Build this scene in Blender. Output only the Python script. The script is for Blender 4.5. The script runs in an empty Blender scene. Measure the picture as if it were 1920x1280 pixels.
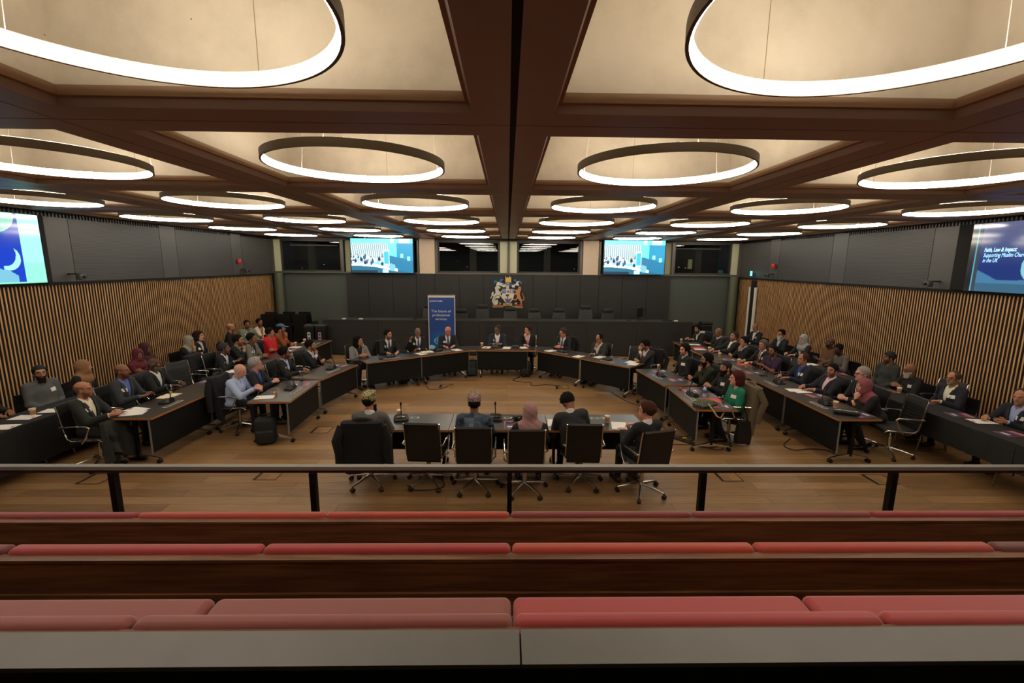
import bpy, math, random
import numpy as np
from mathutils import Vector, Matrix, Euler
random.seed(7)
PI = math.pi
S = bpy.context.scene
COL = S.collection

# ------------------------------------------------------------------ camera, world, exposure
cd = bpy.data.cameras.new('camera'); cam = bpy.data.objects.new('camera', cd); COL.objects.link(cam)
cd.sensor_width = 36.0; cd.sensor_fit = 'HORIZONTAL'
cd.lens = 36.0 * 850.15 / 1920.0
cd.shift_x = -7.14 / 1920.0
cd.clip_start = 0.05; cd.clip_end = 200
def camera_rotation(yaw, pitch, roll):
    c, s = math.cos(yaw), math.sin(yaw); A = Matrix(((c, -s, 0), (s, c, 0), (0, 0, 1)))
    c, s = math.cos(pitch), math.sin(pitch); B = Matrix(((1, 0, 0), (0, c, -s), (0, s, c)))
    c, s = math.cos(roll), math.sin(roll); D = Matrix(((c, 0, -s), (0, 1, 0), (s, 0, c)))
    R = D @ B @ A                       # world -> (right, forward, up)
    r, f, u = R[0], R[1], R[2]
    return Matrix(((r[0], u[0], -f[0]), (r[1], u[1], -f[1]), (r[2], u[2], -f[2])))
cam.matrix_world = Matrix.Translation((0, 0, 3.0)) @ camera_rotation(0.0193, 0.1696, -0.0089).to_4x4()
S.camera = cam
w = bpy.data.worlds.new('night'); S.world = w; w.use_nodes = True
w.node_tree.nodes['Background'].inputs[0].default_value = (0.05, 0.06, 0.09, 1)
w.node_tree.nodes['Background'].inputs[1].default_value = 0.05
S.view_settings.view_transform = 'Standard'; S.view_settings.look = 'None'
S.view_settings.exposure = 0.0; S.view_settings.gamma = 1.0; S.view_settings.use_curve_mapping = False
S.cycles.use_denoising = True
S.cycles.max_bounces = 7; S.cycles.diffuse_bounces = 4; S.cycles.glossy_bounces = 3
S.cycles.transparent_max_bounces = 8; S.cycles.transmission_bounces = 4
S.cycles.caustics_reflective = False; S.cycles.caustics_refractive = False
S.cycles.sample_clamp_indirect = 6.0
LAMP = 30.0            # radiance of the LED strips
X0 = 0.03              # the room's centre line

# ------------------------------------------------------------------ materials
def lin(c):
    return tuple((v / 255 / 12.92) if v / 255 <= 0.04045 else ((v / 255 + 0.055) / 1.055) ** 2.4 for v in c)
MATS = {}
def M(name, rgb=(128, 128, 128), rough=0.6, metal=0.0, spec=0.5, emit=None, strength=0.0, coat=0.0, noise=0.0, nscale=8.0, bump=0.0, sheen=0.0):
    if name in MATS: return MATS[name]
    m = bpy.data.materials.new(name); m.use_nodes = True
    nt = m.node_tree; b = nt.nodes['Principled BSDF']
    c = lin(rgb) + (1,)
    b.inputs['Base Color'].default_value = c; b.inputs['Roughness'].default_value = rough
    b.inputs['Metallic'].default_value = metal; b.inputs['Specular IOR Level'].default_value = spec
    if coat: b.inputs['Coat Weight'].default_value = coat
    if sheen: b.inputs['Sheen Weight'].default_value = sheen
    if emit:
        b.inputs['Emission Color'].default_value = lin(emit) + (1,); b.inputs['Emission Strength'].default_value = strength
    if noise or bump:
        tc = nt.nodes.new('ShaderNodeTexCoord'); n = nt.nodes.new('ShaderNodeTexNoise')
        n.inputs['Scale'].default_value = nscale; n.inputs['Detail'].default_value = 4
        nt.links.new(tc.outputs['Object'], n.inputs['Vector'])
        if noise:
            mr = nt.nodes.new('ShaderNodeMapRange'); mr.inputs['From Min'].default_value = 0.25; mr.inputs['From Max'].default_value = 0.75
            mr.inputs['To Min'].default_value = 1 - noise; mr.inputs['To Max'].default_value = 1 + noise
            mx = nt.nodes.new('ShaderNodeVectorMath'); mx.operation = 'SCALE'
            mx.inputs[0].default_value = c[:3]
            nt.links.new(n.outputs['Fac'], mr.inputs['Value']); nt.links.new(mr.outputs[0], mx.inputs['Scale'])
            nt.links.new(mx.outputs[0], b.inputs['Base Color'])
        if bump:
            bp = nt.nodes.new('ShaderNodeBump'); bp.inputs['Strength'].default_value = bump; bp.inputs['Distance'].default_value = 0.01
            nt.links.new(n.outputs['Fac'], bp.inputs['Height']); nt.links.new(bp.outputs[0], b.inputs['Normal'])
    MATS[name] = m
    return m
def nodes_of(name, **k):
    m = M(name, **k); return m, m.node_tree, m.node_tree.nodes['Principled BSDF']
def link(nt, a, b): nt.links.new(a, b)
def mathn(nt, op, a, b=None, c=None):
    n = nt.nodes.new('ShaderNodeMath'); n.operation = op
    for i, v in enumerate((a, b, c)):
        if v is None: continue
        if isinstance(v, (int, float)): n.inputs[i].default_value = v
        else: nt.links.new(v, n.inputs[i])
    return n.outputs[0]
def ramp(nt, fac, stops):
    r = nt.nodes.new('ShaderNodeValToRGB')
    while len(r.color_ramp.elements) < len(stops): r.color_ramp.elements.new(0.5)
    for e, (p, c) in zip(r.color_ramp.elements, stops): e.position = p; e.color = lin(c) + (1,)
    nt.links.new(fac, r.inputs['Fac']); return r.outputs['Color']

def make_concrete():
    m, nt, b = nodes_of('board marked concrete', rough=0.85, spec=0.2)
    tc = nt.nodes.new('ShaderNodeTexCoord').outputs['Object']
    n = nt.nodes.new('ShaderNodeTexNoise'); n.inputs['Scale'].default_value = 1.6; n.inputs['Detail'].default_value = 8; n.inputs['Roughness'].default_value = 0.65
    link(nt, tc, n.inputs['Vector'])
    col = ramp(nt, n.outputs['Fac'], [(0.3, (182, 173, 157)), (0.52, (202, 193, 176)), (0.75, (212, 204, 190))])
    v = nt.nodes.new('ShaderNodeTexVoronoi'); v.inputs['Scale'].default_value = 9; link(nt, tc, v.inputs['Vector'])
    pit = mathn(nt, 'LESS_THAN', v.outputs['Distance'], 0.035)
    n2 = nt.nodes.new('ShaderNodeTexNoise'); n2.inputs['Scale'].default_value = 2.5; link(nt, tc, n2.inputs['Vector'])
    pit = mathn(nt, 'MULTIPLY', pit, mathn(nt, 'GREATER_THAN', n2.outputs['Fac'], 0.5))
    mx = nt.nodes.new('ShaderNodeMix'); mx.data_type = 'RGBA'; link(nt, pit, mx.inputs[0]); link(nt, col, mx.inputs[6])
    mx.inputs[7].default_value = lin((70, 58, 45)) + (1,)
    link(nt, mx.outputs[2], b.inputs['Base Color'])
    return m
def make_floor():
    m, nt, b = nodes_of('oak floorboards', rough=0.42, spec=0.4)
    tc = nt.nodes.new('ShaderNodeTexCoord').outputs['Object']
    br = nt.nodes.new('ShaderNodeTexBrick'); br.inputs['Scale'].default_value = 1.0
    br.inputs['Brick Width'].default_value = 2.1; br.inputs['Row Height'].default_value = 0.19
    br.inputs['Mortar Size'].default_value = 0.0022; br.inputs['Mortar Smooth'].default_value = 0.0
    br.inputs['Color1'].default_value = lin((178, 142, 98)) + (1,); br.inputs['Color2'].default_value = lin((142, 110, 74)) + (1,)
    br.inputs['Mortar'].default_value = lin((60, 42, 26)) + (1,); br.offset = 0.37; br.inputs['Bias'].default_value = 0.0
    link(nt, tc, br.inputs['Vector'])
    mp = nt.nodes.new('ShaderNodeMapping'); mp.inputs['Scale'].default_value = (1.2, 22, 1); link(nt, tc, mp.inputs['Vector'])
    n = nt.nodes.new('ShaderNodeTexNoise'); n.inputs['Scale'].default_value = 2; n.inputs['Detail'].default_value = 6; link(nt, mp.outputs[0], n.inputs['Vector'])
    g = ramp(nt, n.outputs['Fac'], [(0.3, (205, 200, 195)), (0.7, (255, 255, 255))])
    mx = nt.nodes.new('ShaderNodeMix'); mx.data_type = 'RGBA'; mx.blend_type = 'MULTIPLY'; mx.inputs[0].default_value = 1
    link(nt, br.outputs['Color'], mx.inputs[6]); link(nt, g, mx.inputs[7]); link(nt, mx.outputs[2], b.inputs['Base Color'])
    return m
def make_wood(name, dark, light, scale=(0.8, 14, 14), rough=0.45):
    m, nt, b = nodes_of(name, rough=rough, spec=0.35)
    tc = nt.nodes.new('ShaderNodeTexCoord').outputs['Object']
    mp = nt.nodes.new('ShaderNodeMapping'); mp.inputs['Scale'].default_value = scale; link(nt, tc, mp.inputs['Vector'])
    n = nt.nodes.new('ShaderNodeTexNoise'); n.inputs['Scale'].default_value = 2.2; n.inputs['Detail'].default_value = 6; n.inputs['Distortion'].default_value = 0.6
    link(nt, mp.outputs[0], n.inputs['Vector'])
    link(nt, ramp(nt, n.outputs['Fac'], [(0.35, dark), (0.65, light)]), b.inputs['Base Color'])
    return m
def make_perforated():
    m, nt, b = nodes_of('perforated black metal panel', rough=0.5, spec=0.4)
    tc = nt.nodes.new('ShaderNodeTexCoord').outputs['Object']
    sp = nt.nodes.new('ShaderNodeSeparateXYZ'); link(nt, tc, sp.inputs[0])
    p = 0.03
    row = mathn(nt, 'FLOOR', mathn(nt, 'DIVIDE', sp.outputs['Z'], p))
    sh = mathn(nt, 'MULTIPLY', mathn(nt, 'MODULO', row, 2.0), 0.5)
    u = mathn(nt, 'SUBTRACT', mathn(nt, 'FRACT', mathn(nt, 'ADD', mathn(nt, 'DIVIDE', sp.outputs['Y'], p), sh)), 0.5)
    v = mathn(nt, 'SUBTRACT', mathn(nt, 'FRACT', mathn(nt, 'DIVIDE', sp.outputs['Z'], p)), 0.5)
    d = mathn(nt, 'ADD', mathn(nt, 'MULTIPLY', u, u), mathn(nt, 'MULTIPLY', v, v))
    hole = mathn(nt, 'LESS_THAN', d, 0.085)
    mx = nt.nodes.new('ShaderNodeMix'); mx.data_type = 'RGBA'; link(nt, hole, mx.inputs[0])
    mx.inputs[6].default_value = lin((74, 74, 73)) + (1,); mx.inputs[7].default_value = lin((18, 18, 18)) + (1,)
    link(nt, mx.outputs[2], b.inputs['Base Color'])
    return m
def make_attr(name, rough=0.5, emit=0.0, spec=0.4, sss=False):
    m, nt, b = nodes_of(name, rough=rough, spec=spec)
    a = nt.nodes.new('ShaderNodeAttribute'); a.attribute_name = 'col'
    if emit:
        b.inputs['Base Color'].default_value = (0.01, 0.01, 0.01, 1)
        link(nt, a.outputs['Color'], b.inputs['Emission Color']); b.inputs['Emission Strength'].default_value = emit
    else: link(nt, a.outputs['Color'], b.inputs['Base Color'])
    return m
def make_glass(name, tint=(1, 1, 1), refl=0.08):
    m = bpy.data.materials.new(name); m.use_nodes = True; nt = m.node_tree; nt.nodes.clear()
    o = nt.nodes.new('ShaderNodeOutputMaterial'); t = nt.nodes.new('ShaderNodeBsdfTransparent'); g = nt.nodes.new('ShaderNodeBsdfGlossy')
    t.inputs[0].default_value = tint + (1,); g.inputs['Roughness'].default_value = 0.0
    fr = nt.nodes.new('ShaderNodeFresnel'); fr.inputs['IOR'].default_value = 1.5
    mx = nt.nodes.new('ShaderNodeMixShader')
    geo = nt.nodes.new('ShaderNodeNewGeometry'); front = mathn(nt, 'SUBTRACT', 1.0, geo.outputs['Backfacing'])
    f = mathn(nt, 'MULTIPLY', mathn(nt, 'MULTIPLY', fr.outputs[0], refl / 0.04), front)
    f = mathn(nt, 'MINIMUM', f, 1.0)
    link(nt, f, mx.inputs[0]); link(nt, t.outputs[0], mx.inputs[1]); link(nt, g.outputs[0], mx.inputs[2]); link(nt, mx.outputs[0], o.inputs[0])
    MATS[name] = m
    return m
CONCRETE = make_concrete(); FLOOR = make_floor(); PERF = make_perforated()
SKIN = make_attr('skin', 0.5, spec=0.3); SCREEN = make_attr('screen picture', 0.25, emit=1.0); PRINT = make_attr('printed picture', 0.5)
GLASS = make_glass('clear glass', (0.93, 0.93, 0.93), 0.05); WINGLASS = make_glass('window glass', (0.8, 0.84, 0.82), 0.055)
DRINKGLASS = make_glass('drinking glass', (0.9, 0.92, 0.93), 0.1)
BROWN = M('dark brown beam cladding', (150, 131, 122), 0.42, spec=0.5, noise=0.06, nscale=3)
SEAM = M('dark joint', (14, 12, 11), 0.8)
SLAT = make_wood('oak slat', (176, 130, 82), (212, 168, 116), (8, 8, 0.8), 0.55)
BLACKBACK = M('black acoustic backing', (10, 9, 9), 0.9)
CHARCOAL = M('charcoal wall panel', (66, 65, 61), 0.6, noise=0.05, nscale=5)
CHARUP = M('dark grey metal panel', (70, 70, 69), 0.5)
DAIS = M('black dais panel', (38, 38, 37), 0.55, noise=0.05, nscale=4)
GREYGREEN = M('grey green back painted glass', (78, 86, 82), 0.4)
PALEGREEN = M('pale green column', (186, 190, 158), 0.7)
STEEL = M('brushed steel', (150, 148, 140), 0.35, metal=1)
CHROME = M('polished aluminium', (205, 202, 196), 0.22, metal=1)
DARKMETAL = M('black metal', (24, 24, 24), 0.4, metal=0.6)
BLACKPL = M('black plastic', (16, 16, 16), 0.45)
BLACKFAB = M('black leather', (14, 14, 15), 0.55, noise=0.1, nscale=30)
GREYLEATH = M('dark grey leather', (30, 31, 32), 0.42, noise=0.08, nscale=30)
LAMINATE = M('dark grey laminate', (44, 43, 41), 0.3, spec=0.5, noise=0.04, nscale=40)
PLY = M('orange plywood edge', (196, 128, 66), 0.5)
PANELBLK = M('black modesty panel', (13, 13, 13), 0.6, spec=.25)
CLOTHBLK = M('black tablecloth', (14, 14, 15), 0.8, noise=0.1, nscale=60, bump=0.2)
RINGBAND = M('bronze grey ring band', (104, 94, 80), 0.5, metal=0.2)
LED = M('LED strip', (255, 255, 255), 0.5, emit=(255, 242, 224), strength=LAMP)
BENCHW = make_wood('walnut bench timber', (88, 54, 32), (122, 80, 50))
GREYTOP = M('grey stone parapet', (104, 104, 100), 0.5, noise=0.1, nscale=5)
WHITE = M('white paper', (232, 230, 226), 0.7)
CREAMP = M('cream paper', (232, 222, 190), 0.7)
WIRE = M('thin pale wire', (220, 214, 200), 0.5)

# ------------------------------------------------------------------ mesh helpers
class MB:
    def __init__(s): s.v = []; s.f = []; s.mi = []; s.k = 0
    def add(s, vs, fs, mi=None):
        o = len(s.v); s.v += [tuple(p) for p in vs]
        for f in fs: s.f.append(tuple(i + o for i in f)); s.mi.append(s.k if mi is None else mi)
        return s
    def box(s, a, b, mi=None, T=None):
        (x0, y0, z0), (x1, y1, z1) = a, b
        vs = [(x0, y0, z0), (x1, y0, z0), (x1, y1, z0), (x0, y1, z0), (x0, y0, z1), (x1, y0, z1), (x1, y1, z1), (x0, y1, z1)]
        if T is not None: vs = [T @ Vector(p) for p in vs]
        return s.add(vs, [(0, 3, 2, 1), (4, 5, 6, 7), (0, 1, 5, 4), (1, 2, 6, 5), (2, 3, 7, 6), (3, 0, 4, 7)], mi)
    def rbox(s, a, b, r=0.02, n=3, mi=None, T=None):
        # box with rounded edges: a superellipsoid-like cage of slices along z
        (x0, y0, z0), (x1, y1, z1) = a, b
        r = min(r, (x1 - x0) / 2.01, (y1 - y0) / 2.01, (z1 - z0) / 2.01)
        prof = [(r * (1 - math.sin(t)), r * (1 - math.cos(t))) for t in [PI / 2 * i / n for i in range(n + 1)]]  # inset, dz
        sl = [(ins, z0 + dz) for ins, dz in prof] + [(ins, z1 - dz) for ins, dz in reversed(prof)]
        rings = []
        for ins, z in sl:
            rr = max(r - ins, 0.0005); ring = []
            for cx, cy, a0 in ((x1 - ins - rr, y1 - ins - rr, 0), (x0 + ins + rr, y1 - ins - rr, PI / 2), (x0 + ins + rr, y0 + ins + rr, PI), (x1 - ins - rr, y0 + ins + rr, 1.5 * PI)):
                for i in range(n + 1):
                    t = a0 + PI / 2 * i / n; ring.append((cx + rr * math.cos(t), cy + rr * math.sin(t), z))
            rings.append(ring)
        return s.loft(rings, mi=mi, T=T)
    def loft(s, rings, caps=True, close=True, mi=None, T=None):
        n = len(rings[0]); vs = [p for r in rings for p in r]
        if T is not None: vs = [T @ Vector(p) for p in vs]
        fs = []
        for i in range(len(rings) - 1):
            for j in range(n if close else n - 1):
                k = (j + 1) % n; fs.append((i * n + j, i * n + k, (i + 1) * n + k, (i + 1) * n + j))
        if caps: fs.append(tuple(reversed(range(n)))); fs.append(tuple(range((len(rings) - 1) * n, len(rings) * n)))
        return s.add(vs, fs, mi)
    def tube(s, pts, r, n=8, mi=None, closed=False):
        pts = [Vector(p) for p in pts]; rings = []; up = None
        m = len(pts)
        for i, p in enumerate(pts):
            if closed: d = (pts[(i + 1) % m] - pts[i - 1])
            else: d = (pts[min(i + 1, m - 1)] - pts[max(i - 1, 0)])
            d.normalize()
            if up is None:
                up = Vector((0, 0, 1)) if abs(d.z) < 0.9 else Vector((1, 0, 0))
            a = d.cross(up).normalized(); up = a.cross(d).normalized()
            rr = r[i] if isinstance(r, (list, tuple)) else r
            rings.append([p + a * rr * math.cos(2 * PI * k / n) + up * rr * math.sin(2 * PI * k / n) for k in range(n)])
        if closed: rings.append(rings[0]); return s.loft(rings, caps=False, mi=mi)
        return s.loft(rings, mi=mi)
    def lathe(s, prof, c=(0, 0, 0), n=16, mi=None, T=None):
        rings = [[(c[0] + r * math.cos(2 * PI * k / n), c[1] + r * math.sin(2 * PI * k / n), c[2] + z) for k in range(n)] for r, z in prof]
        return s.loft(rings, mi=mi, T=T)
    def poly(s, pts, z0, z1, mi=None, T=None):   # extruded outline (x, y)
        n = len(pts); vs = [(x, y, z0) for x, y in pts] + [(x, y, z1) for x, y in pts]
        if T is not None: vs = [T @ Vector(p) for p in vs]
        return s.add(vs, [tuple(reversed(range(n))), tuple(range(n, 2 * n))] + [(i, (i + 1) % n, n + (i + 1) % n, n + i) for i in range(n)], mi)
    def build(s, name, mats, parent=None, smooth=False, **tags):
        me = bpy.data.meshes.new(name); me.from_pydata(s.v, [], s.f); 
        mats = mats if isinstance(mats, (list, tuple)) else [mats]
        for m in mats: me.materials.append(m)
        if len(mats) > 1: me.polygons.foreach_set('material_index', s.mi)
        if smooth:
            me.polygons.foreach_set('use_smooth', [True] * len(s.f))
            try: me.set_sharp_from_angle(angle=math.radians(50))
            except Exception: pass
        me.update()
        return link_obj(name, me, parent, **tags)
def link_obj(name, data, parent=None, loc=None, rot=None, **tags):
    o = bpy.data.objects.new(name, data); COL.objects.link(o)
    if parent is not None: o.parent = parent
    if loc is not None: o.location = loc
    if rot is not None: o.rotation_euler = rot
    for k, v in tags.items():
        if v is not None: o[k] = v
    return o
def empty(name, loc=(0, 0, 0), rz=0, **tags):
    o = link_obj(name, None, None, loc, (0, 0, rz), **tags); o.empty_display_size = 0.2
    return o
def copy_tree(src, loc=None, rz=None, parent=None, **tags):
    c = src.copy(); COL.objects.link(c)
    if parent is not None: c.parent = parent
    if loc is not None: c.location = loc
    if rz is not None: c.rotation_euler = (0, 0, rz)
    for k, v in tags.items():
        if v is not None: c[k] = v
    for ch in src.children: copy_tree(ch, parent=c)
    return c
def struct(o): o['kind'] = 'structure'; return o
def text(body, size, T, mat, parent, name='lettering', extrude=0.0008, align='LEFT', shear=0.0, bold=0.0):
    cu = bpy.data.curves.new(name, 'FONT'); cu.body = body; cu.size = size; cu.extrude = extrude; cu.align_x = align; cu.shear = shear; cu.offset = bold
    t = bpy.data.objects.new(name, cu); me = bpy.data.meshes.new_from_object(t); bpy.data.objects.remove(t)
    me.materials.clear(); me.materials.append(mat); o = link_obj(name, me, parent); o.matrix_local = T; return o
def picture(name, w, h, fn, mat, parent=None, nx=120, ny=68):
    """flat panel in its xz plane, facing -y, painted per vertex by fn(u, v) -> rgb arrays"""
    xs, zs = np.meshgrid(np.linspace(0, 1, nx + 1), np.linspace(0, 1, ny + 1))
    v = np.stack([(xs - 0.5) * w, 0 * xs, zs * h], -1).reshape(-1, 3)
    i = np.arange((nx + 1) * (ny + 1)).reshape(ny + 1, nx + 1)
    f = np.stack([i[:-1, :-1], i[:-1, 1:], i[1:, 1:], i[1:, :-1]], -1).reshape(-1, 4)
    me = bpy.data.meshes.new(name); me.from_pydata(v.tolist(), [], f.tolist()); me.materials.append(mat)
    c = fn(xs.ravel(), zs.ravel())
    c = np.clip(c, 0, 255) / 255.0
    c = np.where(c <= 0.04045, c / 12.92, ((c + 0.055) / 1.055) ** 2.4)
    at = me.color_attributes.new('col', 'FLOAT_COLOR', 'POINT')
    at.data.foreach_set('color', np.concatenate([c, np.ones((len(c), 1))], 1).astype(np.float32).ravel())
    return link_obj(name, me, parent)
# ------------------------------------------------------------------ room shell
HB = 3.88; PL = 2.90; PD = 2.782; WX = 8.62; YB = 17.0; YF = -2.45
def row_y(j): return 3.125 + PD * (j - 2)
fl = MB(); fl.box((-9.2, YF, -0.1), (9.2, 17.4, 0.0)); fl.box((-9.2, 17.4, -0.1), (9.2, 21, 0.0))
struct(fl.build('floor', FLOOR))

ce = MB()   # materials: 0 concrete, 1 beam, 2 lip, 3 joint
g = 0.005; hw = 0.24
for k in range(-3, 4):
    xk = X0 + PL * k; gg = 0.02 if k == 0 else g
    for j in range(0, 7):
        y0, y1 = row_y(j) + g, row_y(j + 1) - g
        ce.box((xk - hw, y0, HB), (xk - gg, y1, HB + 0.02), 1); ce.box((xk + gg, y0, HB), (xk + hw, y1, HB + 0.02), 1)
    ce.box((xk - hw, YF, HB + 0.03), (xk + hw, YB, HB + 0.035), 3)
for j in range(0, 8):
    yj = row_y(j)
    for k in range(-3, 3):
        a, b = X0 + PL * k + hw, X0 + PL * (k + 1) - hw
        ce.box((a, yj - hw, HB), (b, yj - g, HB + 0.02), 1); ce.box((a, yj + g, HB), (b, yj + hw, HB + 0.02), 1)
        ce.box((a, yj - hw, HB + 0.03), (b, yj + hw, HB + 0.035), 3)
for j in range(0, 7):
    for k in range(-3, 3):
        xa, xb, ya, yb = X0 + PL * k, X0 + PL * (k + 1), row_y(j), row_y(j + 1)
        def rect(i, z): return [(xa + i, ya + i, z), (xb - i, ya + i, z), (xb - i, yb - i, z), (xa + i, yb - i, z)]
        ce.loft([rect(hw, HB), rect(0.262, HB + 0.045)], caps=False, mi=1)
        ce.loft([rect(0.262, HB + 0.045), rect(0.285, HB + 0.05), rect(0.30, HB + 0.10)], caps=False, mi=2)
        ce.loft([rect(0.30, HB + 0.10), rect(0.30, HB + 1.0)], caps=False, mi=0)
        i = 0.30; ce.add(rect(i, HB + 1.0), [(0, 1, 2, 3)], 0)
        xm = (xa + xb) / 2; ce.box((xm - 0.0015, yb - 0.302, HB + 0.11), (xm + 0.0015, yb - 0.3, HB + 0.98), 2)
ce.box((-9.2, YF, HB + 1.02), (9.2, 17.4, HB + 1.1), 3)
LIPC = M('shaded concrete lip', (150, 122, 96), 0.8)  # darker tan than the walls: the ledge's shade is put into the colour
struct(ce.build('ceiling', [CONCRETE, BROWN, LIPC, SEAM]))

def side_wall(side, name):
    s = -1 if side < 0 else 1; xf = X0 + s * WX
    root = empty(name, (0, 0, 0), kind='structure')
    mb = MB()
    y = 1.0; rnd = random.Random(3)
    while y < 16.93:
        mb.box((min(xf + s * .038, xf + s * 0.045), y, 0.02), (max(xf + s * .038, xf + s * 0.045), y + 0.0235, 2.53)); y += 0.065
    mb.build('slatted_lining', SLAT, root)
    b = MB(); b.box((min(xf + s * 0.05, xf + s * 0.2), YF, 0), (max(xf + s * 0.05, xf + s * 0.2), 17.1, 4.9))
    b.box((min(xf - s * 0.01, xf + s * 0.05), YF, 2.53), (max(xf - s * 0.01, xf + s * 0.05), 17.0, 2.575))
    b.build('backing', BLACKBACK, root)
    edges = [(-2.4, 1.2, 0), (1.2, 4.2, 1), (4.2, 6.1, 0), (8.72, 9.25, 0), (9.25, 11.6, 1), (11.6, 12.14, 0), (12.14, 14.5, 1), (14.5, 15.05, 0), (15.05, 16.95, 1)]
    for a, c, p in edges:
        q = MB(); q.box((min(xf - s * 0.015, xf + s * 0.04), a + 0.006, 2.58), (max(xf - s * 0.015, xf + s * 0.04), c - 0.006, 3.79 if not (p == 0 and a > 10) else 3.85))
        q.build('perforated_panel' if p else 'plain_panel', PERF if p else CHARUP, root)
    lv = MB(); y = 1.0
    while y < 14.4:
        lv.box((min(xf, xf + s * 0.03), y, 3.795), (max(xf, xf + s * 0.03), y + 0.03, 3.878)); y += 0.07
    lv.build('air_grille', M('grey grille', (70, 68, 64), 0.5), root)
side_wall(-1, 'wall_left'); side_wall(1, 'wall_right')
wb = MB(); wb.box((-9.2, YF - 0.2, 0), (9.2, YF, 4.9)); struct(wb.build('wall_front', M('warm grey wall', (120, 108, 96), 0.8)))

# back wall: dark joinery below, clerestory windows above
root = empty('wall_back', (0, 0, 0), kind='structure')
seams = [-5.93, -5.13, -4.24, -3.37, -2.69, -1.78, -0.9, 0.03, 0.95, 1.83, 2.71, 3.4, 4.28, 5.2, 6.08]
for a, b in zip(seams[:-1], seams[1:]):
    q = MB(); q.box((a + 0.005, 16.93, 0), (b - 0.005, 16.98, 2.62)); q.build('joinery_panel', DAIS, root)
q = MB(); q.box((-5.93, 16.985, 0), (6.08, 17.0, 2.62)); q.build('backing', SEAM, root)
q = MB(); q.box((-8.7, 17.05, 0), (-5.93, 17.1, 2.6)); q.build('glazed_partition', GREYGREEN, root)
q = MB(); q.box((6.08, 17.05, 0), (8.75, 17.1, 2.68)); q.build('glazed_partition', GREYGREEN, root)
q = MB(); q.box((-8.6, 16.9, 2.6), (8.65, 17.1, 2.66)); q.build('sill', M('grey sill', (92, 90, 84), 0.45, metal=0.3), root)
q = MB(); q.box((-8.6, 16.9, 3.80), (8.65, 17.1, 4.9)); q.build('header', M('dark header', (52, 48, 44), 0.5), root)
def panel(a, b, m, name, y0=16.95, z0=2.66, z1=3.80):
    q = MB(); q.box((a, y0, z0), (b, 17.1, z1)); q.build(name, m, root)
panel(-8.5, -8.28, PALEGREEN, 'pale_panel'); panel(8.32, 8.55, PALEGREEN, 'pale_panel')
panel(-5.95, -5.55, PALEGREEN, 'pale_panel', 17.02); panel(5.72, 6.07, PALEGREEN, 'pale_panel', 17.02)
panel(-0.28, -0.005, M('pale cream column', (196, 196, 168), 0.7), 'pale_panel'); panel(0.07, 0.34, M('pale cream column'), 'pale_panel')
CRC = M('cream concrete pier', (216, 196, 172), 0.8, noise=0.04)
for a, b in ((-3.22, -2.66), (2.77, 3.34)):
    q = MB(); q.box((a, 16.88, 2.62), (b, 17.1, 3.9)); q.build('concrete_pier', CRC, root)
for x, wd in ((-8.58, .07), (-6.03, .05), (-3.28, .03), (-2.6, .04), (0.03, .03), (2.7, .04), (3.4, .04), (6.12, .05), (8.62, .07)):
    panel(x - wd, x + wd, M('grey mullion', (96, 94, 88), 0.4, metal=0.4), 'mullion', 16.9)
FR = M('dark window frame', (58, 58, 54), 0.45, metal=0.3)
for n, (a, b) in enumerate(((-8.26, -6.08), (-2.56, -0.3), (0.36, 2.66), (6.17, 8.3)), 1):
    wr = empty('window_%d' % n, (0, 0, 0), kind='structure')
    q = MB(); z0, z1 = 2.66, 3.80; t = 0.055
    q.box((a, 16.98, z0), (a + t, 17.06, z1)); q.box((b - t, 16.98, z0), (b, 17.06, z1)); q.box((a + t, 16.98, z0), (b - t, 17.06, z0 + t)); q.box((a + t, 16.98, z1 - t), (b - t, 17.06, z1))
    q.build('window_frame', FR, wr)
    q = MB(); q.box((a + t, 17.01, z0 + t), (b - t, 17.02, z1 - t)); q.build('window_pane', WINGLASS, wr)
    if n in (1, 4):
        q = MB(); q.box((a + 0.2, 17.3, 3.60), (b - 0.25, 17.34, 3.63)); q.build('blind_rail', M('pale rail', (150, 150, 140), 0.5), wr)
ex = MB(); ex.box((-9.2, 20.0, 0), (9.2, 20.1, 4.8), 0)
for x in (-7.6, -1.35, 1.55, 7.5): ex.box((x - 0.13, 18.0, 0.1), (x + 0.13, 18.25, 4.8), 1)
ex.box((-9.2, 17.1, 2.0), (9.2, 20, 2.05), 1)
rnd = random.Random(5)
for k in range(26):
    x = rnd.choice((rnd.uniform(-3, 3), rnd.uniform(-9, -6), rnd.uniform(6, 9))); z = rnd.uniform(2.4, 3.1); c = rnd.choice((2, 2, 3, 4))
    ex.box((x, 19.9, z), (x + rnd.uniform(0.01, 0.04), 19.95, z + rnd.uniform(0.01, 0.04)), c)
for x in (6.75, 7.75): ex.box((x, 19.6, 2.85), (x + 0.28, 19.65, 3.25), 5)
struct(ex.build('trim_1', [M('night sky dark', (40, 50, 56), 0.9), M('dim column outside', (70, 70, 64), 0.8), M('far cool light', (80, 140, 200), emit=(90, 150, 220), strength=1.5),
    M('far amber light', (255, 150, 60), emit=(255, 150, 60), strength=1.5), M('far white light', (255, 255, 255), emit=(230, 240, 255), strength=1.5), M('lit room outside', (160, 160, 110), emit=(150, 155, 100), strength=0.35)]))
for s in (-1, 1):   # pale round columns against the side returns
    q = MB(); q.lathe([(0.15, 0), (0.15, 2.6)], (X0 + s * 8.36, 16.8, 0), 24)
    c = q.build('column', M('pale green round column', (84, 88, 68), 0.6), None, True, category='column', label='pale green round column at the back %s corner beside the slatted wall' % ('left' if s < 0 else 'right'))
dr = empty('door_1', (0, 0, 0), kind='structure')
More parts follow.
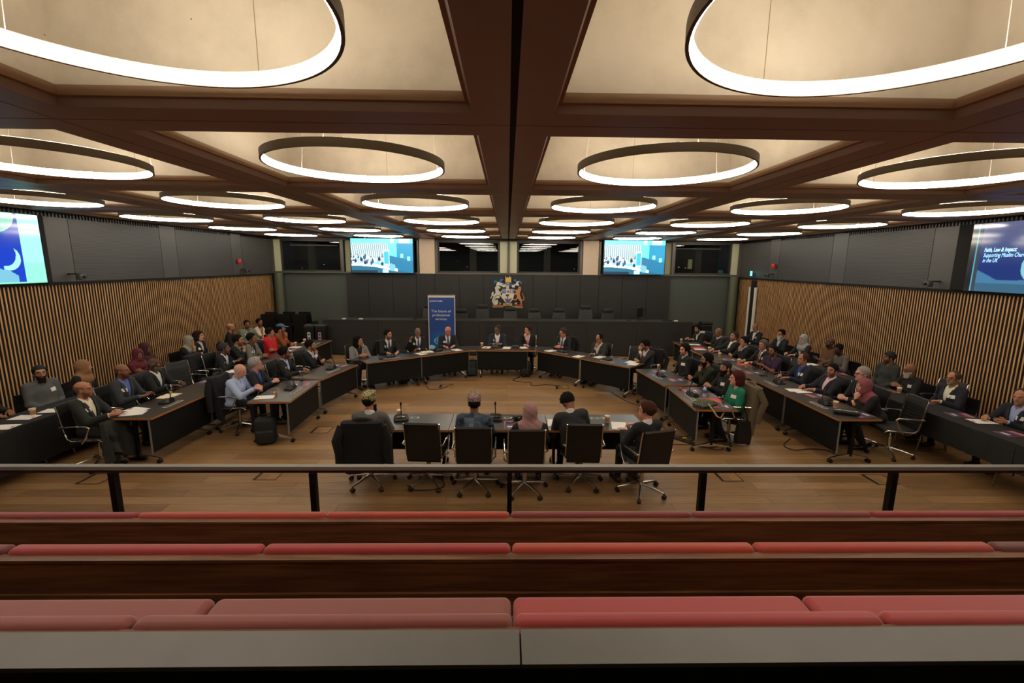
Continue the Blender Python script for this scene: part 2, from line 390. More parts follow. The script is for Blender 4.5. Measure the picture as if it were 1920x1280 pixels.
for y in (15.62, 15.98):
    q = MB(); q.box((X0 + 8.56, y, 0.05), (X0 + 8.615, y + 0.09, 2.26)); q.build('door_jamb', M('white door jamb', (226, 222, 210), 0.5), dr)
q = MB(); q.box((X0 + 8.575, 15.72, 0.02), (X0 + 8.615, 15.97, 2.5)); q.build('door_gap', BLACKBACK, dr)

# ------------------------------------------------------------------ ring pendants
LEDUP = M('upward LED strip', (255, 255, 255), 0.5, emit=(255, 236, 208), strength=LAMP * 1.45)
def ring_proto():
    r = empty('ring_pendant_light', (0, 0, 0))
    n = 96; ro, ri, z0, z1 = 0.812, 0.784, HB - 0.004, HB + 0.066
    def circ(rad, z): return [(rad * math.cos(2 * PI * k / n), rad * math.sin(2 * PI * k / n), z) for k in range(n)]
    b = MB(); b.loft([circ(ri, z1), circ(ro, z1), circ(ro, z0), circ(ri + 0.012, z0), circ(ri + 0.012, z1 - 0.004)], caps=False)
    b.build('ring_band', RINGBAND, r, True)
    d = MB(); d.loft([circ(ri + 0.010, z0 + 0.004), circ(ri, z0 + 0.012), circ(ri, z1 - 0.004)], caps=False); d.build('light_strip', LED, r)
    u = MB(); u.loft([circ(ri + 0.004, z1 + 0.001), circ(ro - 0.004, z1 + 0.001)], caps=False); u.build('upper_light_strip', LEDUP, r)
    for a in (30, 150, 270):
        x, y = 0.8 * math.cos(math.radians(a)), 0.8 * math.sin(math.radians(a))
        c = MB(); c.tube([(x, y, z1), (x * 0.85, y * 0.85, HB + 0.99)], 0.0018, 5); c.build('suspension_wire', WIRE, r)
    return r
rp = ring_proto(); first = True
colname = {-3: 'beside the left wall', -2: 'second left of the central beam', -1: 'directly left of the central beam', 1: 'directly right of the central beam', 2: 'second right of the central beam', 3: 'beside the right wall'}
rowname = ['', 'nearest row overhead', 'second row from the camera', 'third row from the camera', 'fourth row from the camera', 'fifth row from the camera', 'farthest row by the windows']
for j in range(1, 7):
    for c in (-3, -2, -1, 1, 2, 3):
        loc = (X0 + (c - 0.5 * (1 if c > 0 else -1)) * PL, row_y(j) + PD / 2, 0)
        tg = dict(label='ring pendant, %s, %s' % (rowname[j], colname[c]), category='ceiling light', group='ring pendants in the ceiling coffers')
        if first:
            rp.location = loc; first = False
            for k, v in tg.items(): rp[k] = v
        else: copy_tree(rp, loc, **tg)

# ------------------------------------------------------------------ screens
def mixc(a, b, t): return a * (1 - t[:, None]) + np.array(b, float) * t[:, None]
def camera_feed(u, v):
    n = len(u); c = np.tile(np.array([120, 225, 250.]), (n, 1))
    wall = (v > 0.3) & (v < 0.87) & (u < 0.6)
    st = (np.sin(u * 190 + 14 * np.sqrt((u - .12) ** 2 + (v - .35) ** 2)) > 0)
    c[wall & st] = (214, 236, 236); c[wall & ~st] = (128, 160, 168)
    c[(v < 0.87) & (u >= 0.6) & (u < 0.74)] = (110, 240, 255)
    c[(v < 0.87) & (u >= 0.74)] = (30, 150, 190)
    c[(v >= 0.87) & (u > 0.64) & (u < 0.7)] = (235, 255, 255); c[(v >= 0.87) & (u > 0.78) & (u < 0.95)] = (210, 250, 250)
    dsk = (u > 0.5) & (v < 0.52 - (u - 0.6) * 0.42); c[dsk] = (30, 120, 160)
    top = 0.25 - 0.12 * np.clip(u - 0.1, 0, 1) - np.clip(u - 0.38, 0, 1) * 0.25
    c[(v < top)] = (35, 105, 130); c[(abs(v - top) < 0.045) & (u < 0.75)] = (225, 250, 250)
    c[(v < 0.07) & (u < 0.42)] = (20, 50, 70); c[(v < 0.1) & (u > 0.5) & (u < 0.6)] = (190, 245, 255)
    rnd = random.Random(11)
    for i in range(44):
        cx = rnd.uniform(0.0, 0.5); cy = rnd.uniform(0.26, 0.50 - cx * .15); col = rnd.choice([(235, 250, 250), (20, 50, 90), (200, 235, 245), (30, 90, 140), (255, 160, 190) if i == 3 else (150, 210, 230)])
        c[((u - cx) / 0.022) ** 2 + ((v - cy) / 0.055) ** 2 < 1] = col
        c[((u - cx) / 0.011) ** 2 + ((v - cy - 0.06) / 0.024) ** 2 < 1] = rnd.choice([(240, 250, 250), (150, 120, 110), (60, 70, 90)])
    b = (u > 0.52) & (u < 0.62) & (v > 0.2) & (v < 0.68); c[b] = (235, 255, 255); b = (u > 0.53) & (u < 0.61) & (v > 0.26) & (v < 0.63); c[b] = (60, 190, 240)
    for cx, cy in ((0.82, 0.5), (0.93, 0.42)):
        c[(abs(u - cx) < 0.022) & (abs(v - cy) < 0.06)] = (160, 240, 255)
    c[((u - 0.66) / 0.05) ** 2 + ((v - 0.17) / 0.12) ** 2 < 1] = (120, 190, 230)
    c[((u - 0.68) / 0.03) ** 2 + ((v - 0.3) / 0.05) ** 2 < 1] = (60, 110, 140)
    return c
def slide_left(u, v):
    n = len(u); c = np.tile(np.array([18, 60, 190.]), (n, 1))
    t = np.clip((v - 0.45) * 1.6, 0, 1); c = mixc(c, (60, 84, 150), t)
    c[((u - 0.66) / 0.16) ** 2 + ((v - 0.95) / 0.24) ** 2 < 1] = (150, 210, 190)
    m = (((u - 0.74) / 0.085) ** 2 + ((v - 0.36) / 0.17) ** 2 < 1) & (((u - 0.715) / 0.08) ** 2 + ((v - 0.42) / 0.17) ** 2 > 1) & (u > 0.7)
    c[m] = (170, 245, 250)
    hand = (v < 0.10 + 0.10 * np.exp(-((u - 0.72) / 0.05) ** 2) + 0.09 * np.exp(-((u - 0.66) / 0.03) ** 2)) & (u < 0.79); c[hand] = (120, 190, 215)
    c[(u > 0.845)] = (165, 250, 250); c[(u > 0.845) & (v < 0.3)] = (150, 245, 215); c[v < 0.02] = (140, 240, 200)
    return c
def slide_right(u, v):
    n = len(u); t = np.clip(v, 0, 1); c = mixc(np.tile(np.array([36, 62, 138.]), (n, 1)), (112, 118, 158), np.clip((t - 0.35) * 1.7, 0, 1))
    c[u < 0.085] = (70, 82, 90)
    m = (abs(u - 0.052) < 0.004); c[m] = (110, 205, 235)
    lf = (u < 0.045); c[lf] = mixc(np.tile(np.array([24, 30, 36.]), (n, 1)), (120, 122, 122), t ** 1.6)[lf]
    rob = (v < 0.31 - 0.9 * np.clip(u - 0.09, 0, 0.15) + 0.16 * np.clip(u - 0.36, 0, 0.2)) & (u > 0.085); c[rob] = (84, 146, 190)
    rob2 = rob & (v < 0.12); c[rob2] = (70, 120, 150)
    m = (((u - 0.52) / 0.13) ** 2 + ((v - 0.36) / 0.24) ** 2 < 1) & (((u - 0.57) / 0.13) ** 2 + ((v - 0.44) / 0.24) ** 2 > 1); c[m] = (165, 240, 255)
    return c
def screen(name, w, h, fn, strength_mat, T, label, frame=0.03, hang=False):
    r = empty(name, (0, 0, 0), label=label, category='screen', group=None); r.matrix_world = T
    q = MB(); q.rbox((-w / 2 - frame, 0.004, -frame), (w / 2 + frame, 0.07, h + frame), 0.006, 1); q.build('screen_housing', BLACKPL, r)
    p = picture('screen_face', w, h, fn, strength_mat, r, 208, 117)
    if hang:
        for x in (-0.6, 0.35):
            q = MB(); q.tube([(x, 0.0, h - 0.01), (x, 0.0, h + 0.1)], 0.025, 8); q.build('hanger', WHITE, r)
    return r
FEED = make_attr('camera feed picture', 0.3, emit=1.5); SIDE1 = make_attr('left slide picture', 0.08, emit=1.25, spec=0.6); SIDE2 = make_attr('right slide picture', 0.08, emit=0.75, spec=0.6)
screen('hanging_screen', 2.22, 1.21, camera_feed, FEED, Matrix.Translation((-4.53, 16.72, 2.64)), 'back wall screen showing a bright blue camera view of the meeting, left of the crest', hang=True)
screen('hanging_screen', 2.22, 1.21, camera_feed, FEED, Matrix.Translation((4.62, 16.72, 2.66)), 'back wall screen showing a bright blue camera view of the meeting, right of the crest', hang=True)
screen('wall_screen', 2.3, 1.2, slide_left, SIDE1, Matrix.Translation((-8.52, 7.47, 2.585)) @ Matrix.Rotation(PI / 2, 4, 'Z'), 'large slide screen high on the left wall with a crescent moon and pale band', frame=0.012)
sr = screen('wall_screen', 2.3, 1.2, slide_right, SIDE2, Matrix.Translation((8.56, 7.26, 2.585)) @ Matrix.Rotation(-PI / 2, 4, 'Z'), 'large slide screen high on the right wall titled Faith, Law & Impact', frame=0.012)
TX = M('slide lettering', (180, 225, 255), emit=(150, 215, 255), strength=1.0)
for k, (s, sz, bd) in enumerate((('Faith, Law & Impact:', 0.098, 0.0022), ('Supporting Muslim Charities', 0.098, 0), ('in the UK', 0.098, 0))):
    text(s, sz, Matrix.Translation((-0.89, -0.004, 0.70 - 0.092 * k)) @ Matrix.Rotation(PI / 2, 4, 'X') @ Matrix.Diagonal((0.66, 1, 1, 1)), TX, sr, 'slide_lettering', shear=0.25, bold=bd)
for xw, y0, y1 in ((-8.57, 8.63, 8.72), (8.6, 8.42, 8.72)):
    q = MB(); q.box((min(xw, xw + 0.05), y0, 2.58), (max(xw, xw + 0.05), y1, 3.8)); struct(q.build('trim_2' if xw < 0 else 'trim_3', BLACKBACK))

# ------------------------------------------------------------------ balustrade
bl = empty('glass_balustrade', (0, 4.05, 0), label='long glass balustrade with grey metal handrail in front of the red benches', category='balustrade')
q = MB(); q.box((-6.5, -0.03, 1.075), (6.5, 0.03, 1.11)); q.build('handrail', M('grey handrail', (120, 120, 112), 0.45), bl)
q = MB(); q.box((-6.5, -0.022, 1.045), (6.5, 0.022, 1.075)); q.build('under_rail', BLACKPL, bl)
for k in range(-3, 4):
    x = X0 + 1.86 * k; t = 0.022 if k == 0 else 0.028
    q = MB(); q.box((x - t, -0.03, 0), (x + t, 0.03, 1.045)); q.build('post', DARKMETAL, bl)
    if k < 3: q = MB(); q.box((x + 0.03, -0.006, 0.04), (x + 1.83, 0.006, 1.04)); q.build('glass_panel', GLASS, bl)

# ------------------------------------------------------------------ tiered benches
rows = [  # name, y of the camera-side face, top of timber, platform z, colours left to right
    ('front', 3.08, 1.122, 0.40, (.048, .125, .022, .56, .235), [(150, 34, 44), (150, 34, 44), (188, 64, 38), (186, 58, 30), (136, 46, 46), (140, 48, 50), (158, 26, 38), (150, 26, 36)]),
    ('middle', 2.24, 1.41, 0.68, (.048, .136, .022, .56, .30), [(118, 46, 46), (118, 46, 46), (176, 44, 46), (172, 36, 38), (190, 64, 34), (184, 58, 34), (112, 46, 46), (112, 46, 46)]),
    ('rear', 1.37, 1.70, 0.98, (.070, .150, .012, .56, .253), [(150, 74, 70), (150, 74, 70), (150, 72, 66), (148, 70, 62), (180, 58, 58), (178, 58, 58), (170, 62, 60), (170, 62, 60)])]
pos8 = ['outermost on the left', 'third left of the centre aisle joint', 'second left of the centre joint', 'just left of the centre joint', 'just right of the centre joint', 'second right of the centre joint', 'third right of the centre joint', 'outermost on the right']
for nm, y, z, pz, (c0, c1, ct, s1, sz), cols in rows:
    b = empty('timber_bench', (0, y, 0), label='long dark timber bench, the %s of three tiered rows' % nm, category='bench', group=None)
    q = MB(); q.box((-5.6, 0, z - 0.018), (5.6, c0 + .01, z)); q.build('top_ledge', BENCHW, b)
    q = MB(); q.box((-5.6, 0.004, pz - 0.02), (5.6, 0.05, z - 0.018)); q.box((-5.6, -0.012, pz - 0.02), (5.6, 0.004, z - 0.2)); q.build('back_panel', BENCHW, b)
    q = MB(); q.box((-5.6, 0.05, z - 0.37), (5.6, 0.53, z - sz - .091)); q.box((-5.6, 0.48, pz - 0.4 if pz > 0.5 else 0), (5.6, 0.52, z - 0.37)); q.build('seat_board', BENCHW, b)
    for k, c in enumerate(cols):
        xa = X0 + (k - 4) * 1.385 + 0.004; xb = xa + 1.377
        c_ = tuple(int(v * .86) for v in c); mt = M('%s velvet %d %d %d' % ((nm,) + c), c_, 0.75, sheen=0.3, bump=0.05, nscale=5)
        t = empty('bench_cushion', ((xa + xb) / 2, y, 0), label='%s upholstered cushion of the %s bench row, %s' % ('dusty rose' if c[0] < 155 and c[1] > 60 else 'muted rose' if c[1] > 44 and c[0] < 145 else 'orange' if c[1] >= 56 and c[0] > 180 and c[2] < 45 else 'rose red' if c[1] > 50 else 'crimson', nm, pos8[k]), category='cushion', group='upholstered cushions of the tiered benches')
        hw2 = (xb - xa) / 2
        q = MB(); q.rbox((-hw2, c0, z - 0.26), (hw2, c1, z + ct), 0.030, 4); q.build('back_cushion', mt, t, True)
        q = MB(); q.rbox((-hw2, c1 - .03, z - sz - .09), (hw2, s1, z - sz), 0.035, 4); q.build('seat_cushion', mt, t, True)
st = MB()
st.box((-6.5, 2.6, 0), (6.5, 3.62, 0.38), 0); st.box((-6.5, 1.8, 0), (6.5, 2.68, 0.66)); st.box((-6.5, 0.95, 0), (6.5, 1.86, 0.96)); st.box((-6.5, YF, 0), (6.5, 0.9, 1.25))
struct(st.build('trim_4', make_wood('dark tier carpet', (30, 22, 18), (40, 30, 24))))
pp = empty('parapet', (0, 0.84, 0), label='grey stone topped dark parapet nearest the camera behind the rear bench', category='parapet')
q = MB()
for a, b in ((-4.5, X0 - 0.0), (X0 + 0.004, 4.5)): q.box((a, -0.045, 2.19), (b, 0.045, 2.2))
q.build('coping', GREYTOP, pp)
q = MB(); q.box((-4.5, -0.045, 1.25), (4.5, 0.045, 2.19)); q.build('parapet_wall', BLACKPL, pp)

# ------------------------------------------------------------------ dais
da = empty('dais_desk', (0, 14.72, 0), label='long black front desk of the raised dais beneath the crest', category='desk')
sm = [-5.98, -4.21, -2.6, -0.92, 0.98, 2.6, 4.27, 6.1]
for a, b in zip(sm[:-1], sm[1:]):
    q = MB(); q.box((a + 0.004, 0, 0.03), (b - 0.004, 0.04, 1.13)); q.build('front_panel', DAIS, da)
q = MB(); q.box((-6.0, -0.02, 1.13), (6.12, 0.62, 1.165)); q.build('desk_top', M('black desk top', (52, 52, 47), 0.4), da)
q = MB(); q.box((-5.98, 0.04, 0), (-5.9, 0.6, 1.13)); q.box((6.02, 0.04, 0), (6.1, 0.6, 1.13)); q.build('side_panel', DAIS, da)
q = MB(); q.box((-6.0, 15.0, 0), (6.1, 16.92, 0.35)); struct(q.build('trim_5', DAIS))
q = MB(); q.box((-0.7, 14.705, 0.70), (0.25, 14.72, 0.98)); q.build('recessed_plaque', M('black recess', (30, 30, 28), 0.6), None, category='plaque', label='dark rectangular recess on the dais front behind the centre table')
# crest
cr = empty('coat_of_arms', (0.0, 16.9, 1.985), label='painted coat of arms with shield, white sea horse and tan lion on the dark wall', category='crest')
def cp(name, pts, rgb, d0=0.0, d1=0.03, metal=0.0):
    q = MB(); sc = 0.001392
    q.poly([((x - 752) * sc, (668 - y) * sc) for x, y in pts], 0, d1 - d0, T=Matrix.Translation((0, 0.02 - d0, 0)) @ Matrix.Rotation(PI / 2, 4, 'X'))
    return q.build(name, M('crest paint %d %d %d' % rgb, rgb, 0.4, metal=metal), cr)
cp('castle_crest', [(692, 430), (700, 250), (706, 245), (715, 300), (735, 300), (745, 280), (755, 300), (790, 300), (800, 245), (808, 250), (812, 295), (850, 285), (852, 430)], (222, 190, 110), 0, 0.06)
cp('castle_gate', [(715, 400), (722, 330), (800, 330), (808, 400), (765, 360)], (236, 200, 80), 0.06, 0.07)
cp('plume', [(395, 460), (400, 380), (440, 375), (500, 420), (470, 430), (430, 430), (410, 470)], (52, 110, 176), 0, 0.045)
cp('plume', [(540, 430), (540, 370), (580, 330), (640, 355), (620, 370), (600, 400), (580, 450)], (52, 110, 176), 0, 0.045)
cp('plume', [(905, 365), (960, 335), (990, 375), (1003, 410), (940, 400)], (52, 110, 176), 0, 0.045)
cp('plume', [(1060, 400), (1090, 385), (1130, 415), (1125, 470), (1095, 460), (1065, 440)], (52, 110, 176), 0, 0.045)
cp('mantling', [(470, 430), (500, 410), (560, 430), (690, 470), (705, 540), (650, 560), (600, 530), (540, 505), (490, 510), (470, 550), (440, 560), (455, 510)], (226, 224, 214), 0, 0.035)
cp('mantling', [(1050, 390), (1070, 385), (1030, 450), (1062, 490), (1050, 520), (990, 500), (960, 500), (940, 560), (890, 560), (855, 530), (870, 500), (950, 480), (985, 440), (990, 405)], (226, 224, 214), 0, 0.035)
cp('mantling_lining', [(600, 465), (690, 460), (790, 440), (940, 470), (900, 500), (840, 500), (835, 530), (790, 520), (740, 470), (620, 490)], (52, 110, 176), 0.02, 0.05)
cp('helmet', [(688, 500), (700, 455), (790, 450), (800, 560), (780, 600), (715, 600), (710, 530)], (214, 206, 186), 0.02, 0.08)
cp('helmet_visor', [(700, 480), (790, 478), (780, 500), (720, 505)], (130, 40, 50), 0.08, 0.085)
cp('shield', [(610, 600), (925, 600), (925, 780), (900, 870), (840, 950), (765, 990), (690, 950), (635, 870), (610, 780)], (232, 218, 200), 0.02, 0.06)
cp('shield_chief', [(616, 606), (708, 606), (708, 712), (616, 712)], (48, 112, 180), 0.06, 0.065)
cp('shield_chief', [(825, 606), (918, 606), (918, 712), (825, 712)], (48, 112, 180), 0.06, 0.065)
cp('shield_stripe', [(632, 640), (645, 615), (690, 615), (690, 690), (645, 690)], (120, 160, 205), 0.065, 0.068)
cp('shield_stripe', [(855, 612), (882, 612), (882, 705), (855, 705)], (228, 226, 216), 0.065, 0.068)
cp('shield_book', [(730, 650), (760, 640), (800, 635), (808, 690), (770, 700), (735, 690)], (140, 110, 130), 0.06, 0.065)
cp('shield_ship', [(700, 745), (765, 740), (810, 745), (790, 770), (770, 800), (765, 880), (745, 880), (748, 800), (720, 790)], (62, 62, 60), 0.06, 0.066)
cp('shield_hull', [(668, 845), (720, 860), (765, 880), (830, 850), (880, 840), (840, 905), (765, 925), (700, 905)], (96, 98, 108), 0.06, 0.066)
cp('shield_waves', [(690, 912), (765, 925), (845, 908), (815, 950), (765, 978), (715, 950)], (72, 100, 180), 0.06, 0.066)
# sea horse supporter
cp('sea_horse', [(420, 590), (415, 560), (470, 530), (520, 520), (560, 550), (575, 575), (540, 590), (500, 600), (530, 650), (560, 690), (610, 630), (620, 650), (580, 710), (560, 740), (640, 800), (635, 860), (600, 855), (590, 810), (520, 760), (500, 780), (550, 800), (545, 840), (490, 850), (440, 845), (430, 890), (440, 930), (470, 870), (510, 930), (500, 990), (450, 1030), (390, 1020), (345, 950), (345, 880), (370, 820), (400, 740), (430, 720), (430, 640)], (216, 214, 196), 0.0, 0.055)
cp('sea_horse_tail', [(285, 850), (330, 790), (325, 720), (365, 670), (385, 680), (380, 760), (400, 775), (340, 800), (320, 850)], (216, 214, 196), 0.0, 0.045)
cp('sea_horse_scale', [(375, 880), (410, 800), (470, 745), (500, 770), (430, 820), (400, 900), (410, 960), (385, 960)], (160, 160, 140), 0.055, 0.06)
cp('lion', [(1040, 545), (1090, 530), (1118, 570), (1105, 640), (1080, 700), (1085, 760), (1115, 830), (1125, 880), (1140, 940), (1135, 1020), (1085, 1030), (1110, 1000), (1100, 940), (1060, 880), (1020, 850), (990, 900), (960, 905), (890, 880), (890, 860), (965, 880), (995, 830), (1010, 800), (980, 740), (920, 760), (915, 740), (965, 700), (985, 660), (930, 640), (920, 610), (975, 630), (1040, 600)], (200, 140, 92), 0.0, 0.055)
cp('lion_tail', [(1130, 860), (1160, 885), (1190, 870), (1175, 810), (1140, 720), (1160, 705), (1170, 760), (1205, 830), (1208, 885), (1170, 910), (1130, 895)], (200, 140, 92), 0.0, 0.04)
cp('red_base', [(345, 1015), (580, 1012), (580, 1040), (345, 1038)], (182, 44, 46), 0.0, 0.04)
cp('red_base', [(950, 1015), (1165, 1018), (1165, 1050), (950, 1045)], (182, 44, 46), 0.0, 0.04)
cp('shell', [(540, 1005), (545, 955), (580, 975), (580, 1008)], (206, 190, 130), 0.0, 0.045)
cp('shell', [(945, 1000), (955, 965), (1008, 955), (1010, 1005)], (206, 190, 130), 0.0, 0.045)
cp('motto_ribbon', [(360, 1045), (650, 1045), (640, 1095), (360, 1095)], (206, 176, 120), 0.0, 0.05)
cp('motto_ribbon', [(640, 985), (880, 985), (880, 1040), (640, 1040)], (214, 186, 130), 0.02, 0.06)
cp('motto_ribbon', [(880, 1055), (1165, 1060), (1165, 1108), (980, 1105), (880, 1070)], (206, 176, 120), 0.0, 0.05)
cp('ribbon_fold', [(650, 1045), (710, 1045), (710, 1062), (650, 1070)], (182, 44, 46), 0.0, 0.04)
cp('ribbon_fold', [(825, 1045), (870, 1045), (870, 1062), (825, 1062)], (182, 44, 46), 0.0, 0.04)
rnd = random.Random(2)
for x0, x1, y in ((372, 640, 1070), (680, 850, 1013), (990, 1155, 1083)):   # motto letters, not readable in the photo: short dark strokes
    q = MB(); x = x0; sc = 0.001392
    while x < x1:
        ww = rnd.uniform(8, 16)
        q.box(((x - 752) * sc, -0.045, (668 - y - 13) * sc), ((x + ww - 752) * sc, -0.042, (668 - y + 13) * sc)); x += ww + 9
    q.build('motto_lettering', M('dark brown lettering', (40, 28, 22), 0.6), cr)

# dais chairs, monitor, small things
def high_back_chair():
    r = empty('high_back_chair', (0, 0, 0))
    q = MB(); q.rbox((-0.26, -0.22, 0.44), (0.26, 0.26, 0.51), 0.03, 3); q.build('seat', GREYLEATH, r, True)
    q = MB()
    rings = []
    for z, hw_, y in ((0.50, .235, -.2), (0.7, .25, -.24), (0.9, .24, -.27), (1.08, .215, -.3), (1.13, .19, -.31)):
        rings.append([(-hw_, y, z), (hw_, y, z), (hw_, y - .035, z), (-hw_, y - .035, z)])
    q.loft(rings); q.build('backrest', GREYLEATH, r)
    q = MB()
    for z in (.64, .74, .84, .94): q.box((-.13, -.262 + (z - .64) * -.15 + .015, z), (.13, -.225 + (z - .64) * -.15, z + .008))
    q.build('stitching', SEAM, r)
    q = MB(); q.rbox((-.19, -.33, 1.06), (.19, -.255, 1.21), .025, 3); q.build('headrest', GREYLEATH, r, True)
    q = MB(); q.tube([(0, 0, .06), (0, 0, .44)], .03, 10); q.build('column', CHROME, r)
    q = MB()
    for k in range(5):
        a = 2 * PI * k / 5; q.tube([(0, 0, .09), (.3 * math.cos(a), .3 * math.sin(a), .05)], .018, 6)
    q.build('base', CHROME, r)
    for k in range(5):
        a = 2 * PI * k / 5; q = MB(); q.tube([(.3 * math.cos(a) - .02, .3 * math.sin(a), .03), (.3 * math.cos(a) + .02, .3 * math.sin(a), .03)], .03, 8); q.build('caster', BLACKPL, r)
    return r
hb = high_back_chair(); dl = [(-2.78, 0), (-1.66, -.16), (-.92, 0), (.11, -.08), (1.01, -.12), (1.87, -.12), (2.79, 0), (3.66, -.12)]
dn = ['behind the left edge of the blue banner', 'just right of the blue banner', 'left of the crest', 'directly beneath the crest', 'first right of the crest', 'second right of the crest, lowered', 'third right of the crest, raised', 'nearest the black monitor']
for i, (x, dz) in enumerate(dl):
    tg = dict(label='dark grey high back chair behind the dais, ' + dn[i], category='chair', group='high back chairs on the dais')
    # faces the room (-y): turn round
    if i == 0:
        hb.location = (x, 15.95, 0.35); hb.rotation_euler = (0, 0, PI)
        for k, v in tg.items(): hb[k] = v
        if dz: hb.location.z += dz
    else:
        c = copy_tree(hb, (x, 15.95, 0.35), PI + rnd.uniform(-.15, .15), **tg)
        if dz:                                  # lowered gas lift: shorten everything above the base
            for ch in c.children:
                if ch.name.split('.')[0] in ('seat', 'backrest', 'headrest', 'stitching'): ch.location.z += dz
mo = empty('monitor', (4.45, 15.15, 1.165), 0.9, label='black desktop monitor seen edge-on at the right of the dais', category='monitor')
q = MB(); q.rbox((-.26, -.02, .10), (.26, .02, .42), .008, 2); q.build('monitor_screen', BLACKPL, mo); q = MB(); q.tube([(0, 0, 0.0), (0, 0, .15)], .02, 8); q.box((-.1, -.08, 0), (.1, .08, .012)); q.build('stand', BLACKPL, mo)
for x, w_, nm, lb in ((4.05, .04, 'microphone', 'small black microphone standing on the dais desk left of the monitor'),):
    q = MB(); q.tube([(x, 14.95, 1.165), (x, 14.95, 1.36)], .008, 6); q.box((x - .04, 14.9, 1.165), (x + .04, 15.0, 1.19)); q.build(nm, BLACKPL, None, category='microphone', label=lb)
q = MB(); q.tube([(-.95 + -2.1, 14.98, 1.165), (-3.05, 14.98, 1.3)], .008, 6); q.box((-3.1, 14.93, 1.165), (-3.0, 15.03, 1.19)); q.build('microphone', BLACKPL, None, category='microphone', label='small black microphone on the dais desk left of the blue banner')
for x, lb in ((-5.35, 'small white card lying at the left end of the dais desk'), (-5.1 + .3, 'small white box on the dais desk left of the banner'), (5.6, 'small white object at the right end of the dais desk')):
    q = MB(); q.rbox((x - .06, 14.82, 1.165), (x + .06, 14.9, 1.195), .01, 2); q.build('small_box', WHITE, None, category='box', label=lb)
q = MB(); q.rbox((5.2, 14.9, 1.165), (5.5, 15.1, 1.19), .006, 1); q.build('closed_laptop', BLACKPL, None, category='laptop', label='thin black closed laptop on the dais desk right of the monitor')

# banner
def banner_paint(u, v):
    n = len(u); c = mixc(np.tile(np.array([24, 62, 132.]), (n, 1)), (44, 78, 150), v)
    gl = np.exp(-((u - .55) / .45) ** 2 - ((v - .27) / .12) ** 2)[:, None]; c = c * (1 - gl) + np.array([30, 110, 190.]) * gl
    for cx, cy, rx, ry, wd in ((.62, .24, .40, .075, .05), (.64, .24, .32, .058, .045), (.60, .2, .2, .04, .06)):
        rr = np.sqrt(((u - cx) / rx) ** 2 + ((v - cy) / ry) ** 2); c[abs(rr - 1) < wd] = (110, 205, 240)
    c[((u - .1) / .14) ** 2 + ((v - .135) / .035) ** 2 < 1] = (160, 215, 245)
    c[(u < .025) | (u > .975) | (v > .965)] = (226, 216, 206)
    return c
ba = empty('pull_up_banner', (-2.10, 14.5, 0), label='tall blue pull-up banner reading The future of professional services, behind the panel', category='banner')
picture('banner_sheet', 0.86, 1.93, banner_paint, PRINT, ba, 60, 130).location = (0, -0.012, 0.06)
q = MB(); q.box((-.43, -.008, .06), (.43, 0.004, 1.99)); q.build('banner_back', M('banner reverse', (214, 206, 196), 0.6), ba)
q = MB(); q.rbox((-.44, -.02, 1.985), (.44, .02, 2.01), .006, 2); q.build('top_rail', STEEL, ba)
q = MB(); q.rbox((-.45, -.09, 0), (.45, .09, .07), .02, 2); q.build('banner_base', STEEL, ba)
BT = M('pale banner lettering', (226, 228, 236), 0.6)
Tb = lambda x, z: Matrix.Translation((x, -0.016, z)) @ Matrix.Rotation(PI / 2, 4, 'X')
text('powerrocks', 0.082, Tb(-.37, 1.79), BT, ba, 'banner_heading', bold=0.001)
for k, s in enumerate(('The future of', 'professional', 'services')): text(s, 0.115, Tb(-.02, 1.45 - .125 * k), BT, ba, 'banner_lettering', align='CENTER')

# wall devices
def dome_camera(x, y, z, rz, label):
    r = empty('ptz_camera', (x, y, z), rz, label=label, category='camera', group='motorised cameras on the side walls')
    q = MB(); q.box((-.04, 0.03, 0.05), (.04, .22, .07)); q.build('bracket', BLACKPL, r)
    q = MB(); q.lathe([(.001, -.06), (.06, -.06), (.065, -.02), (.05, 0), (.055, .05), (.001, .055)], (0, 0, 0), 14); q.rbox((-.065, -.05, -.05), (.065, .06, .06), .02, 2); q.build('camera_body', M('grey camera body', (60, 62, 60), 0.4), r, True)
    q = MB(); q.tube([(0, -.045, 0), (0, -.09, 0)], .03, 10); q.build('lens', BLACKPL, r)
dome_camera(-8.35, 9.12, 2.67, PI / 2 + 0.0, 'grey motorised camera on the left wall beside the crescent slide screen')
dome_camera(-8.4, 14.95, 2.69, PI / 2, 'small motorised camera on the left wall under the red alarm')
dome_camera(8.42, 9.0, 2.67, -PI / 2, 'grey motorised camera on the right wall beside the titled slide screen')
dome_camera(8.45, 14.75, 2.69, -PI / 2, 'small motorised camera on the right wall under the red alarm')
for x, y, lb in ((-8.56, 14.78, 'red fire alarm sounder on the left wall'), (8.6, 14.65, 'red fire alarm sounder on the right wall')):
    s = 1 if x < 0 else -1; r = empty('fire_alarm', (x, y, 3.0), label=lb, category='alarm')
    q = MB(); q.rbox((min(0, s * .07), -.07, -.07), (max(0, s * .07), .07, .07), .02, 2); q.build('alarm_body', M('red plastic', (200, 30, 34), 0.35), r)
    q = MB(); q.rbox((min(s * .07, s * .09), -.035, -.02), (max(s * .07, s * .09), .035, .04), .008, 2); q.build('beacon', M('clear red beacon', (226, 60, 56), 0.2), r)
ex_ = empty('exit_sign', (8.5, 15.85, 2.66), label='small lit cyan exit sign with running figure on the right wall', category='sign')
q = MB(); q.box((-.015, -.11, 0), (.015, .11, .16)); q.build('sign_face', M('lit exit sign', (120, 230, 235), emit=(110, 225, 235), strength=1.3), ex_)
q = MB(); q.box((.015, -.02, .05), (.16, .02, .08)); q.build('bracket', BLACKPL, ex_)
